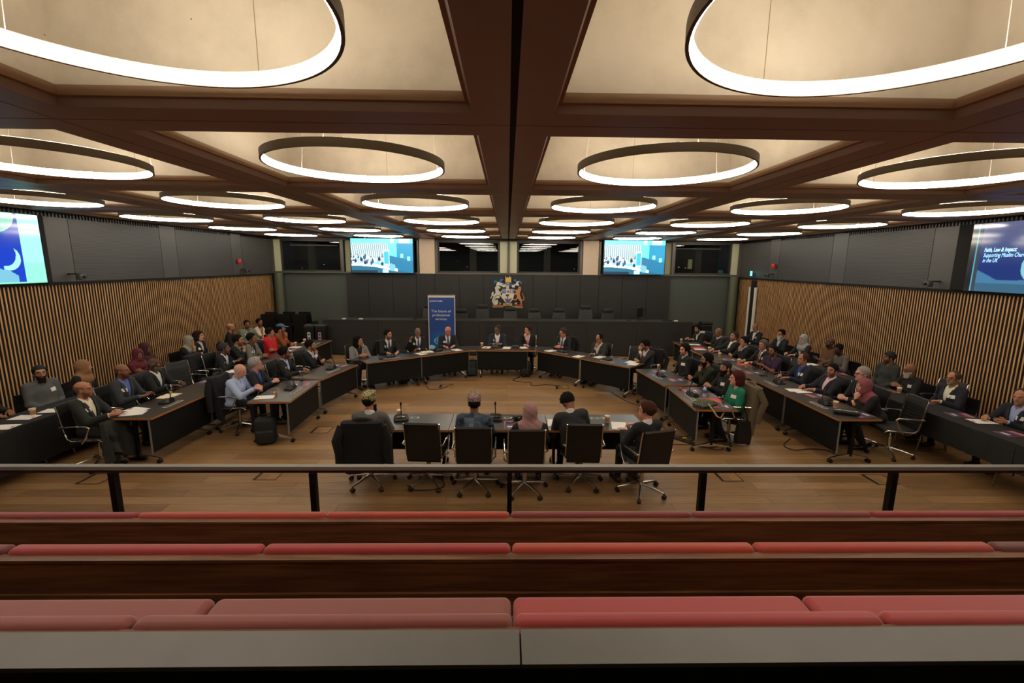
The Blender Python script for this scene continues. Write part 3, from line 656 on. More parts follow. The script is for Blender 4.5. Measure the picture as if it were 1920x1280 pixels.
q = MB(); q.box((-.02, .02, .03), (-.016, .06, .13)); q.box((-.02, -.07, .05), (-.016, -.02, .11)); q.build('sign_pictogram', WHITE, ex_)
ex_.rotation_euler = (0, 0, -0.3)

# floor boxes
for x, y, lb in ((-3.38, 6.12, 'metal floor box outline left of the front table row'), (-5.7, 6.0, 'metal floor box outline at the far left behind the rail'), (3.2, 6.08, 'metal floor box outline right of the front chairs behind the rail'), (5.35, 5.98, 'metal floor box outline behind the right rail post'),
                 (-1.5, 10.9, 'metal floor box outline inside the horseshoe, back left'), (-3.35, 7.9, 'metal floor box outline in front of the left inner tables'), (1.37, 10.85, 'metal floor box with yellow plug at the back of the horseshoe')):
    r = empty('floor_box', (x, y, 0.001), label=lb, category='floor box', group='floor boxes in the oak floor'); t = .012
    q = MB(); q.box((-.16, -.16, 0), (.16, -.16 + t, .003)); q.box((-.16, .16 - t, 0), (.16, .16, .003)); q.box((.16 - t, -.16 + t, 0), (.16, .16 - t, .003)); q.box((-.16, -.16 + t, 0), (-.12, .16 - t, .003))
    q.build('box_rim', M('dark steel rim', (50, 48, 44), 0.4, metal=0.5), r)
    q = MB(); q.box((-.118, -.147, 0), (.147, .147, .0012)); q.build('lid', FLOOR, r)

# back corners: stacked chairs, bins, cabinet
def stack_chair():
    r = empty('stacking_chair', (0, 0, 0))
    q = MB(); q.rbox((-.22, -.2, .43), (.22, .22, .455), .01, 2)
    q.build('seat', BLACKPL, r)
    q = MB(); q.loft([[(-.21, -.2, .47), (.21, -.2, .47), (.21, -.218, .47), (-.21, -.218, .47)], [(-.22, -.25, .66), (.22, -.25, .66), (.22, -.268, .66), (-.22, -.268, .66)], [(-.2, -.27, .82), (.2, -.27, .82), (.2, -.288, .82), (-.2, -.288, .82)]]); q.build('backrest', BLACKPL, r)
    for sx in (-1, 1):
        for y0, y1 in ((.2, .24), (-.19, -.26)):
            q = MB(); q.tube([(sx * .2, y0, .44), (sx * .23, y1, .01)], .011, 6); q.build('leg', DARKMETAL, r)
    return r
sc0 = stack_chair(); used = False
stacks = [(-8.05, 15.9, 12, 0), (-7.5, 16.0, 12, 0.05), (-6.95, 16.0, 12, -0.04), (-7.85, 15.25, 12, .03), (-7.35, 15.3, 12, -.05), (-6.85, 15.3, 12, .04)]
sn = ['beside the slatted wall', 'in the middle at the back', 'at the back nearest the dais', 'in front, left', 'in front, middle', 'in front, right']
for si, (x, y, n, rz) in enumerate(stacks):
    for k in range(n):
        tg = dict(label='black stacking chair, %s of the stack %s, back left corner' % (['bottom', 'second', 'third', 'fourth', 'fifth', 'sixth', 'seventh', 'eighth', 'ninth', 'tenth', 'eleventh', 'twelfth'][k] if k < n - 1 else 'topmost', sn[si]), category='chair', group='stacked black chairs in the back left corner')
        loc = (x, y - .008 * k, .045 * k)
        if not used:
            sc0.location = loc; sc0.rotation_euler = (0, 0, 0); used = True
            for a, v in tg.items(): sc0[a] = v
        else: copy_tree(sc0, loc, rz, **tg)
for x, col, lb in ((-6.30, (226, 226, 220), 'black recycling bin with white lettered panel beside the stacked chairs'), (-5.96, (206, 150, 190), 'black recycling bin with pink lettered panel against the end of the dais')):
    r = empty('recycling_bin', (x, 14.5, 0), label=lb, category='bin')
    q = MB(); q.rbox((-.15, -.15, 0.02), (.15, .15, .96), .02, 2); q.build('bin_body', BLACKPL, r)
    q = MB(); q.rbox((-.155, -.155, .96), (.155, .155, 1.03), .02, 2); q.build('lid', M('grey bin lid', (52, 52, 52), 0.4), r)
    q = MB(); q.box((-.045, -.156, .32), (.045, -.15, .80))
    q.build('panel', M('bin panel %d' % col[1], col, 0.6), r)
    q = MB()
    for z in (.37, .48, .59, .70): q.box((-.02, -.16, z), (.025, -.156, z + .06))
    q.build('panel_lettering', SEAM, r)
r = empty('speaker_cabinet', (6.55, 15.25, 0), label='black cabinet with a large white ring emblem at the back right', category='cabinet')
q = MB(); q.rbox((-.33, -.3, 0), (.33, .3, 1.02), .02, 2); q.build('cabinet_body', BLACKPL, r)
q = MB(); q.loft([[(0.0 + rr * math.cos(2 * PI * k / 40), -.305, .57 + rr * math.sin(2 * PI * k / 40)) for k in range(40)] for rr in (.27, .20)], caps=False); q.build('ring_emblem', WHITE, r)
q = MB(); q.rbox((-.05, -.2, 1.02), (.3, .2, 1.1), .03, 2); q.build('black_bag', BLACKFAB, None, category='bag', label='soft black bag on top of the black cabinet at the back right').location = (6.65, 15.25, 0)

# ------------------------------------------------------------------ conference chair
def conference_chair():
    r = empty('conference_chair', (0, 0, 0))
    n = 7
    # profile of the sling: seat front edge -> seat back -> up the backrest
    prof = [(.25, .455), (.2, .485), (0, .475), (-.17, .465), (-.225, .50), (-.25, .58), (-.275, .72), (-.295, .86), (-.325, .985), (-.335, .995)]
    def sheet(pr_, hwf, th):
        rings = []
        m = len(pr_)
        for i, (y, z) in enumerate(pr_):
            a = pr_[max(i - 1, 0)]; b = pr_[min(i + 1, m - 1)]; dy, dz = b[0] - a[0], b[1] - a[1]; L = math.hypot(dy, dz); ny, nz = dz / L, -dy / L
            h = hwf(i / (m - 1))
            rings.append([(-h, y, z), (h, y, z), (h, y + ny * th, z + nz * th), (-h, y + ny * th, z + nz * th)])
        return rings
    q = MB(); q.rbox((-.235, -.2, .44), (.235, .26, .495), .025, 3); q.build('seat', BLACKFAB, r, True)
    q = MB(); q.loft(sheet([(-.19, .425), (-.232, .47), (-.252, .58), (-.275, .72), (-.295, .86), (-.325, .975), (-.337, .99)], lambda t: .218 - .02 * max(0, t - .7), -.03)); q.build('backrest', BLACKFAB, r)
    q = MB()
    for k in range(8):
        z = .56 + k * .052; y = -.244 - (z - .56) * .19
        q.tube([(-.13, y, z), (.13, y, z)], .006, 5)
    q.build('backrest_rib', GREYLEATH, r)
    for sx in (-1, 1):
        q = MB(); q.tube([(sx * .23, y, z - .01) for y, z in prof[:-1]], .011, 7); q.build('side_rail', CHROME, r, True)
        q = MB(); x = sx * .27
        q.tube([(sx * .235, -.272, .66), (x, -.27, .675), (x, -.1, .685), (x, .1, .685), (x, .125, .67), (x, .06, .52), (x, .0, .445), (sx * .235, -.04, .435)], .013, 7); q.build('armrest', CHROME, r, True)
    q = MB(); q.tube([(0, 0, .10), (0, 0, .3)], .03, 12); q.tube([(0, 0, .3), (0, 0, .44)], .018, 10); q.rbox((-.09, -.1, .415), (.09, .1, .442), .01, 2); q.build('gas_column', CHROME, r, True)
    for k in range(5):
        a = 2 * PI * k / 5 + PI / 2; ca, sa = math.cos(a), math.sin(a)
        q = MB(); q.tube([(.02 * ca, .02 * sa, .125), (.16 * ca, .16 * sa, .105), (.31 * ca, .31 * sa, .075)], [.022, .018, .012], 7); q.build('base_leg', CHROME, r, True)
        q = MB(); px, py = .315 * ca, .315 * sa; q.tube([(px, py, .08), (px, py, .045)], .008, 6)
        q.tube([(px - .024 * sa, py + .024 * ca, .029), (px + .024 * sa, py - .024 * ca, .029)], .029, 12); q.build('caster', BLACKPL, r, True)
    return r
CH = {'o': conference_chair(), 'used': False}
SC = {'o': sc0}
def chair(x, y, ang, label, group='conference chairs around the tables', spin=0.0):
    """ang: heading in degrees the sitter faces (0 = +x, 90 = away from the camera)"""
    tg = dict(label=label, category='chair', group=group); rz = math.radians(ang - 90)
    if not CH['used']:
        o = CH['o']; o.location = (x, y, 0); o.rotation_euler = (0, 0, rz); CH['used'] = True
        for k, v in tg.items(): o[k] = v
        return o
    return copy_tree(CH['o'], (x, y, 0), rz, **tg)

# ------------------------------------------------------------------ tables
TL = 1.375; TD = 0.68; TH = 0.74
def conference_table():
    r = empty('conference_table', (0, 0, 0)); a, b = TL / 2 - .003, TD / 2 - .002
    q = MB(); q.box((-a, -b, TH - .003), (a, b, TH)); q.box((-a + .004, -b + .004, TH - .034), (a - .004, b - .004, TH - .028)); q.build('tabletop', LAMINATE, r)
    q = MB()
    for z0, z1, m in ((TH - .028, TH - .019, 0), (TH - .019, TH - .013, 1), (TH - .013, TH - .003, 0)): q.box((-a, -b, z0), (a, b, z1), m)
    q.build('edge_band', [PLY, BLACKPL], r)
    q = MB(); q.box((-a + .02, b - .06, .2), (a - .02, b - .042, TH - .04)); q.build('modesty_panel', PANELBLK, r)
    for sx in (-1, 1):
        q = MB(); q.box((sx * (a - .012) - .003, b - .062, .18), (sx * (a - .012) + .003, b - .038, TH - .034)); q.build('panel_trim', M('grey panel trim', (120, 120, 118), .4), r)
        lx = sx * (a - .11); lg = MB(); lg.rbox((lx - .022, -.03, .1), (lx + .022, .03, TH - .034), .01, 2); L = lg.build('leg', DARKMETAL, r)
        ft = MB(); ft.loft([[(lx - .012, -.3, .07), (lx + .012, -.3, .07), (lx + .012, -.3, .085), (lx - .012, -.3, .085)], [(lx - .022, 0, .10), (lx + .022, 0, .10), (lx + .022, 0, .15), (lx - .022, 0, .15)], [(lx - .012, .3, .07), (lx + .012, .3, .07), (lx + .012, .3, .085), (lx - .012, .3, .085)]])
        ft.build('foot', CHROME, L)
        for sy in (-1, 1):
            c = MB(); c.tube([(lx, sy * .3, .085), (lx, sy * .3, .04)], .008, 6); c.tube([(lx - .026, sy * .3, .032), (lx + .026, sy * .3, .032)], .032, 12); c.build('caster', BLACKPL, L, True)
    q = MB(); q.box((-.19, .13, TH), (.19, .20, TH + .003), 0)
    for k in range(4): q.box((-.17 + k * .088, .142, TH + .003), (-.17 + k * .088 + .075, .188, TH + .004), 1)
    q.build('power_socket_strip', [M('pale grey socket rim', (190, 188, 180), 0.4), M('dark socket', (40, 40, 40), 0.5)], r)
    return r
# centre x, y, angle of the far-side (panel) normal, label
def T2(ax, ay, bx, by, side, label):
    """table whose panel edge runs a -> b; the sitters are on 'side' (+1 left of a->b)"""
    dx, dy = bx - ax, by - ay; L = math.hypot(dx, dy); nx, ny = -dy / L * side, dx / L * side
    return ((ax + bx) / 2 + nx * TD / 2, (ay + by) / 2 + ny * TD / 2, math.degrees(math.atan2(-ny, -nx)), label)
TABS = [(-1.49, 6.29, 90, 'front row left, before the man in the patterned gold cap'), (-.115, 6.29, 90, 'front row centre, before the man in the checked shirt'), (1.265, 6.29, 90, 'front row right, before the two men in dark suits'),
    T2(-3.56, 7.22, -3.62, 8.60, 1, 'nearest left inner one, before the man in pale blue shirt'),
    T2(-3.63, 8.66, -3.34, 10.06, 1, 'second left inner one, before the man with hand on chin'),
    T2(-3.20, 10.19, -2.09, 10.98, 1, 'angled at back left before the woman in grey jacket'),
    T2(-2.085, 10.985, -.99, 11.77, 1, 'angled before the bald man raising his fist'),
    (-.13, 12.13, -90, 'at the centre back of the horseshoe'),
    T2(.77, 11.80, 1.76, 10.84, 1, 'angled at back right before the man in the grey tie'),
    T2(1.765, 10.835, 2.74, 9.85, 1, 'angled before the man in glasses and an empty chair'),
    T2(2.83, 9.70, 3.0, 8.31, 1, 'second right inner one, before the man in the black jumper'),
    T2(3.03, 8.25, 3.0, 6.87, 1, 'nearest right inner one, before the woman in green')]
for k, s in enumerate(('nearest the camera', 'second from the camera', 'third from the camera', 'fourth from the camera', 'farthest, by the recycling bins')):
    TABS.append((-5.51, 6.40 + TL / 2 + 1.385 * k, 0, 'outer left row table, ' + s))
for k, s in enumerate(('nearest the camera', 'second from the camera', 'third from the camera', 'fourth from the camera', 'farthest, by the dais end')):
    TABS.append((5.32, 6.43 + TL / 2 + 1.385 * k, 180, 'outer right row table, ' + s))
tb = conference_table()
for i, (x, y, ang, lb) in enumerate(TABS):
    tg = dict(label='dark orange-edged table, ' + lb, category='table', group='wheeled conference tables'); rz = math.radians(ang - 90)
    if i == 0:
        tb.location = (x, y, 0); tb.rotation_euler = (0, 0, rz)
        for k, v in tg.items(): tb[k] = v
    else: copy_tree(tb, (x, y, 0), rz, **tg)

for (a, b_, c_, d_), lb in ((((-.985, 11.775), (-.825, 11.785), (-.825, 12.465), (-1.38, 12.325)), 'dark wedge shaped infill top left of the centre back table'), (((.565, 11.785), (.765, 11.80), (1.24, 12.29), (.565, 12.465)), 'dark wedge shaped infill top right of the centre back table')):
    ox, oy = a; pts = [(p[0] - ox, p[1] - oy) for p in (a, b_, c_, d_)]; r = empty('infill_tabletop', (ox, oy, 0), label=lb, category='table')
    q = MB(); q.poly(pts, TH - .003, TH); q.build('tabletop', LAMINATE, r); q = MB(); q.poly(pts, TH - .028, TH - .0035); q.build('edge_band', PLY, r)
# cloth covered trestle tables by the walls
def cloth_table(x0, x1, y0, y1, drop_in, label, lab2):
    r = empty('trestle_table', ((x0 + x1) / 2, (y0 + y1) / 2, 0), label=lab2, category='table', group='trestle tables by the side walls')
    hx, hy = (x1 - x0) / 2 - .01, (y1 - y0) / 2 - .01
    q = MB(); q.box((-hx, -hy, .70), (hx, hy, .725)); q.build('tabletop', BLACKPL, r)
    for sy in (-1, 1):
        q = MB(); yy = sy * (hy - .2); q.tube([(-hx + .03, yy, .02), (-hx * .5, yy, .7)], .012, 6); q.tube([(hx - .03, yy, .02), (hx * .5, yy, .7)], .012, 6); q.tube([(-hx + .04, yy, .06), (hx - .04, yy, .06)], .008, 6); q.build('leg', STEEL, r)
    n = 60; m = 6; per = []
    W, H = x1 - x0, y1 - y0
    pts = []
    def edge(ax, ay, bx, by, cnt):
        for i in range(cnt): t = i / cnt; pts.append((ax + (bx - ax) * t, ay + (by - ay) * t))
    edge(x0, y0, x1, y0, 10); edge(x1, y0, x1, y1, 26); edge(x1, y1, x0, y1, 10); edge(x0, y1, x0, y0, 26)
    cx, cy = (x0 + x1) / 2, (y0 + y1) / 2
    rings = []
    def ring(z, out, amp):
        rr = []
        for i, (px, py) in enumerate(pts):
            ox = (1 if px > cx else -1) * (1 if abs(abs(px - cx) - W / 2) < 1e-4 else 0); oy = (1 if py > cy else -1) * (1 if abs(abs(py - cy) - H / 2) < 1e-4 else 0)
            a = out + amp * math.sin(i * 2.3) + amp * .6 * math.sin(i * .9 + 1); rr.append((px - cx + ox * a, py - cy + oy * a, z))
        return rr
    rings = [ring(.727, -.02, 0), ring(.738, 0.0, 0), ring(.733, .008, 0), ring(.70, .012, .001), ring(.55, .018, .006), ring(drop_in, .028, .014)]
    c = MB(); c.loft(rings, caps=False); k = len(pts); c.add([p for p in ring(.738, 0, 0)], [tuple(range(k))])
    o = c.build('tablecloth', CLOTHBLK, None, True, category='tablecloth', label=label, group='black tablecloths on the wall tables'); o.location = (cx, cy, 0)
ln = ['nearest the camera', 'second from the camera', 'third from the camera', 'fourth from the camera', 'farthest from the camera']
for k in range(5):
    y0 = 5.0 + k * 1.62 - (0 if k else 1.0); y1 = 5.0 + (k + 1) * 1.62 - .01
    cloth_table(-7.30, -6.72, y0, y1, .14, 'black tablecloth hanging low over the left wall table, ' + ln[k], 'thin legged trestle table under a cloth by the left wall, ' + ln[k])
    y0 = 3.9 + k * 1.62 + (0 if k < 2 else 0.0); y1 = y0 + 1.61
    cloth_table(6.68, 7.26, y0, y1, .36, 'black tablecloth on the right wall table, ' + ln[k], 'thin legged trestle table under a cloth by the right wall, ' + ln[k])
cloth_table(6.68, 7.26, 12.0, 12.9, .36, 'short black tablecloth at the far end of the right wall beside the door', 'short trestle table at the far end of the right wall')
# ------------------------------------------------------------------ people: smooth implicit surfaces turned into meshes
F = np.float32
def cap(P, a, b, ra, rb):
    a = np.asarray(a, F); b = np.asarray(b, F); ab = b - a; t = np.clip(((P - a) @ ab) / (ab @ ab + 1e-9), 0, 1)[:, None]
    return np.sqrt((((P - a) - t * ab) ** 2).sum(1)) - (ra + (rb - ra) * t[:, 0])
def ell(P, c, r, R=None):
    q = P - np.asarray(c, F)
    if R is not None: q = q @ np.asarray(R, F)
    r = np.asarray(r, F); k0 = np.sqrt(((q / r) ** 2).sum(1)); k1 = np.sqrt(((q / r ** 2) ** 2).sum(1)) + 1e-6
    return k0 * (k0 - 1) / k1
def smin(a, b, k):
    h = np.clip(.5 + .5 * (b - a) / k, 0, 1); return b * (1 - h) + a * h - k * h * (1 - h)
def smax(a, b, k): return -smin(-a, -b, k)
def net(fn, lo, hi, res, B=5):
    lo = np.asarray(lo, F); nb = np.maximum(1, np.ceil((np.asarray(hi) - lo) / (res * B)).astype(int)); dims = nb * B
    bi = np.stack(np.meshgrid(*[np.arange(k) for k in nb], indexing='ij'), -1).reshape(-1, 3)
    bc = (lo + (bi * B + (B - 1) / 2) * res).astype(F); d = fn(bc)
    V = np.repeat(np.repeat(np.repeat(np.where(d < 0, -1, 1).astype(F).reshape(nb), B, 0), B, 1), B, 2)
    act = bi[np.abs(d) < res * B * .9 + .028]
    off = np.stack(np.meshgrid(*[np.arange(B)] * 3, indexing='ij'), -1).reshape(-1, 3)
    idx = (act[:, None] * B + off[None]).reshape(-1, 3)
    V[idx[:, 0], idx[:, 1], idx[:, 2]] = fn((lo + idx * res).astype(F))
    s = V < 0; c = [s[i:dims[0] - 1 + i, j:dims[1] - 1 + j, k:dims[2] - 1 + k] for i in (0, 1) for j in (0, 1) for k in (0, 1)]
    cnt = sum(x.astype(np.int8) for x in c); m = (cnt > 0) & (cnt < 8); cells = np.argwhere(m)
    num = -np.ones(m.shape, np.int64); num[m] = np.arange(len(cells))
    acc = np.zeros((len(cells), 3), F); w_ = np.zeros(len(cells), F)
    cor = [(i, j, k) for i in (0, 1) for j in (0, 1) for k in (0, 1)]
    val = {q: V[cells[:, 0] + q[0], cells[:, 1] + q[1], cells[:, 2] + q[2]] for q in cor}
    for q in cor:
        for ax in range(3):
            if q[ax]: continue
            r = list(q); r[ax] = 1; a, b = val[q], val[tuple(r)]; x = (a < 0) != (b < 0)
            t = np.where(x, a / np.where(x, a - b, 1), 0); p = np.zeros((len(cells), 3), F) + np.array(q, F); p[:, ax] = t
            acc += p * x[:, None]; w_ += x
    vs = lo + (cells + acc / w_[:, None]) * res; fs = []
    for ax in range(3):
        u, v = (ax + 1) % 3, (ax + 2) % 3
        A = s.take(range(dims[ax] - 1), ax); Bb = s.take(range(1, dims[ax]), ax); e = np.argwhere(A != Bb)
        e = e[(e[:, u] > 0) & (e[:, v] > 0) & (e[:, u] < dims[u] - 1) & (e[:, v] < dims[v] - 1)]
        sg = A[e[:, 0], e[:, 1], e[:, 2]]; q = []
        for du, dv in ((1, 1), (0, 1), (0, 0), (1, 0)):
            f = e.copy(); f[:, u] -= du; f[:, v] -= dv; q.append(num[f[:, 0], f[:, 1], f[:, 2]])
        q = np.stack(q, 1); q[~sg] = q[~sg][:, ::-1]; fs.append(q)
    return vs, np.concatenate(fs)
def np_mesh(name, vs, fs, mat, col=None):
    me = bpy.data.meshes.new(name); me.vertices.add(len(vs)); me.vertices.foreach_set('co', vs.astype(F).ravel())
    me.loops.add(len(fs) * 4); me.loops.foreach_set('vertex_index', fs.astype(np.int32).ravel())
    me.polygons.add(len(fs)); me.polygons.foreach_set('loop_start', np.arange(0, len(fs) * 4, 4, dtype=np.int32)); me.polygons.foreach_set('use_smooth', np.ones(len(fs), bool))
    me.materials.append(mat); me.update(calc_edges=True); me.validate()
    if col is not None:
        at = me.color_attributes.new('col', 'FLOAT_COLOR', 'POINT'); at.data.foreach_set('color', np.concatenate([col, np.ones((len(col), 1))], 1).astype(F).ravel())
    return me
def rotm(rx, ry, rz): return np.array(Euler((rx, ry, rz), 'XYZ').to_matrix(), F)
def unit(v): v = np.asarray(v, float); return v / (np.linalg.norm(v) + 1e-9)
SK = {'dark': (84, 54, 40), 'brown': (134, 90, 66), 'tan': (172, 120, 92), 'olive': (188, 140, 112), 'pink': (208, 150, 128), 'ruddy': (206, 132, 112)}
def two_bone(s, h, l1, l2, pole):
    s = np.array(s, float); h = np.array(h, float); d = h - s; L = min(np.linalg.norm(d), l1 + l2 - .005); u = unit(d); h = s + u * L
    a = (l1 ** 2 - l2 ** 2 + L ** 2) / (2 * L); k = math.sqrt(max(l1 ** 2 - a ** 2, 1e-6)); p = np.array(pole, float); p = unit(p - u * (p @ u)); return s + u * a + p * k, h
# seated poses: left / right wrist targets, finger direction, palm normal (person-local: x right, y forward, z up; hips at y = 0)
POSES = {
    'table': dict(h=[(-.13, .40, .785), (.12, .42, .785)], d=[(.5, .8, -.05), (-.5, .8, -.05)], n=[(0, 0, -1), (0, 0, -1)], curl=.5),
    'clasp': dict(h=[(-.085, .37, .80), (.085, .37, .80)], d=[(.75, .6, .1), (-.75, .6, .1)], n=[(.5, -.6, -.4), (-.5, -.6, -.4)], curl=1.0),
    'chin': dict(h=[(-.06, .36, .785), 'chin'], d=[(.9, .3, 0), (-.25, -.1, .95)], n=[(0, 0, -1), (-.3, -.9, 0)], curl=1.2),
    'chinl': dict(h=['chin', (.06, .36, .785)], d=[(.25, -.1, .95), (-.9, .3, 0)], n=[(.3, -.9, 0), (0, 0, -1)], curl=1.2),
    'brow': dict(h=['brow', (.06, .38, .785)], d=[(.35, -.2, .9), (-.9, .3, 0)], n=[(.2, -.95, 0), (0, 0, -1)], curl=.4),
    'lap': dict(h=[(-.08, .26, .64), (.08, .27, .64)], d=[(.7, .7, -.1), (-.7, .7, -.1)], n=[(0, 0, -1), (0, 0, -1)], curl=.5),
    'cross': dict(h=[(.14, .21, .80), (-.13, .24, .77)], d=[(.9, .1, .2), (-.9, .1, 0)], n=[(0, -1, 0), (0, -1, 0)], curl=.4),
    'write': dict(h=[(-.14, .38, .785), (.12, .46, .80)], d=[(.5, .8, -.1), (-.35, .9, -.1)], n=[(0, 0, -1), (-.3, 0, -1)], curl=1.1),
    'phone': dict(h=[(-.07, .38, .82), (.09, .38, .82)], d=[(.6, .8, .1), (-.6, .8, .1)], n=[(0, .2, 1), (0, .2, 1)], curl=.7),
    'fist': dict(h=[(.06, .36, .785), (.24, .34, 1.02)], d=[(.9, .4, 0), (-.1, .1, 1)], n=[(0, 0, -1), (-1, .2, 0)], curl=1.5),
    'side': dict(h=[(-.27, .16, .70), (.27, .16, .70)], d=[(.1, .9, -.2), (-.1, .9, -.2)], n=[(0, 0, -1), (0, 0, -1)], curl=.6),
    'hip': dict(h=[(-.12, .38, .785), (.30, .08, .70)], d=[(.6, .7, -.1), (-.7, .5, -.3)], n=[(0, 0, -1), (0, 0, -1)], curl=.6),
    'glass': dict(h=[(-.12, .40, .80), (.14, .40, .80)], d=[(.2, .9, .1), (-.4, .8, 0)], n=[(1, 0, 0), (0, 0, -1)], curl=.9),
}
LEGS = {}
def leg_parts(kind):
    if kind in LEGS: return LEGS[kind]
    kn = {'std': [(-.13, .42, .50), (.13, .42, .50)], 'tuck': [(-.12, .42, .50), (.14, .40, .50)]}[kind]
    an = {'std': [(-.14, .44, .10), (.15, .42, .10)], 'tuck': [(-.1, .22, .10), (.14, .26, .10)]}[kind]
    def fn(P):
        d = ell(P, (0, .0, .56), (.185, .125, .12))
        for i, sx in ((0, -1), (1, 1)):
            d = smin(d, cap(P, (sx * .09, 0, .56), kn[i], .088, .062), .04); d = smin(d, cap(P, kn[i], an[i], .062, .045), .02)
        return smax(d, .065 - P[:, 2], .01)
    tv = net(fn, (-.28, -.2, .05), (.28, .55, .72), .016)
    def fs_(P, i):
        d = None
        if True:
            a = np.array(an[i]); e = cap(P, a + (0, -.04, -.055), a + (0, .15, -.065), .04, .034); e = smin(e, cap(P, a + (0, 0, -.04), a, .042, .04), .02); e = smax(e, .004 - P[:, 2], .004); d = e if d is None else np.minimum(d, e)
        return d
    sv = [net(lambda P, i=i: fs_(P, i), (-.25, .1, 0), (.25, .72, .16), .012) for i in (0, 1)]
    LEGS[kind] = (tv, sv); return LEGS[kind]
LEGMESH = {}
def pattern_mat(name, a, b, scale):
    if name in MATS: return MATS[name]
    m, nt, bs = nodes_of(name, rough=.8); tc = nt.nodes.new('ShaderNodeTexCoord').outputs['Object']; v = nt.nodes.new('ShaderNodeTexVoronoi'); v.inputs['Scale'].default_value = scale
    link(nt, tc, v.inputs['Vector']); link(nt, ramp(nt, v.outputs['Distance'], [(.28, a), (.5, b)]), bs.inputs['Base Color']); return m
def check_mat():
    m, nt, bs = nodes_of('blue patchwork check', rough=.85); tc = nt.nodes.new('ShaderNodeTexCoord').outputs['Object']; mp = nt.nodes.new('ShaderNodeVectorMath'); mp.operation = 'SCALE'; mp.inputs['Scale'].default_value = 16
    link(nt, tc, mp.inputs[0]); fl_ = nt.nodes.new('ShaderNodeVectorMath'); fl_.operation = 'FLOOR'; link(nt, mp.outputs[0], fl_.inputs[0]); wn = nt.nodes.new('ShaderNodeTexWhiteNoise'); link(nt, fl_.outputs[0], wn.inputs['Vector'])
    link(nt, ramp(nt, wn.outputs['Value'], [(.0, (34, 46, 62)), (.5, (62, 80, 100)), (1.0, (104, 120, 136))]), bs.inputs['Base Color']); return m
NP_ = {'n': 0}
def dk(c): return tuple(int(v * .72) for v in c) if isinstance(c, tuple) and max(c) < 80 else c
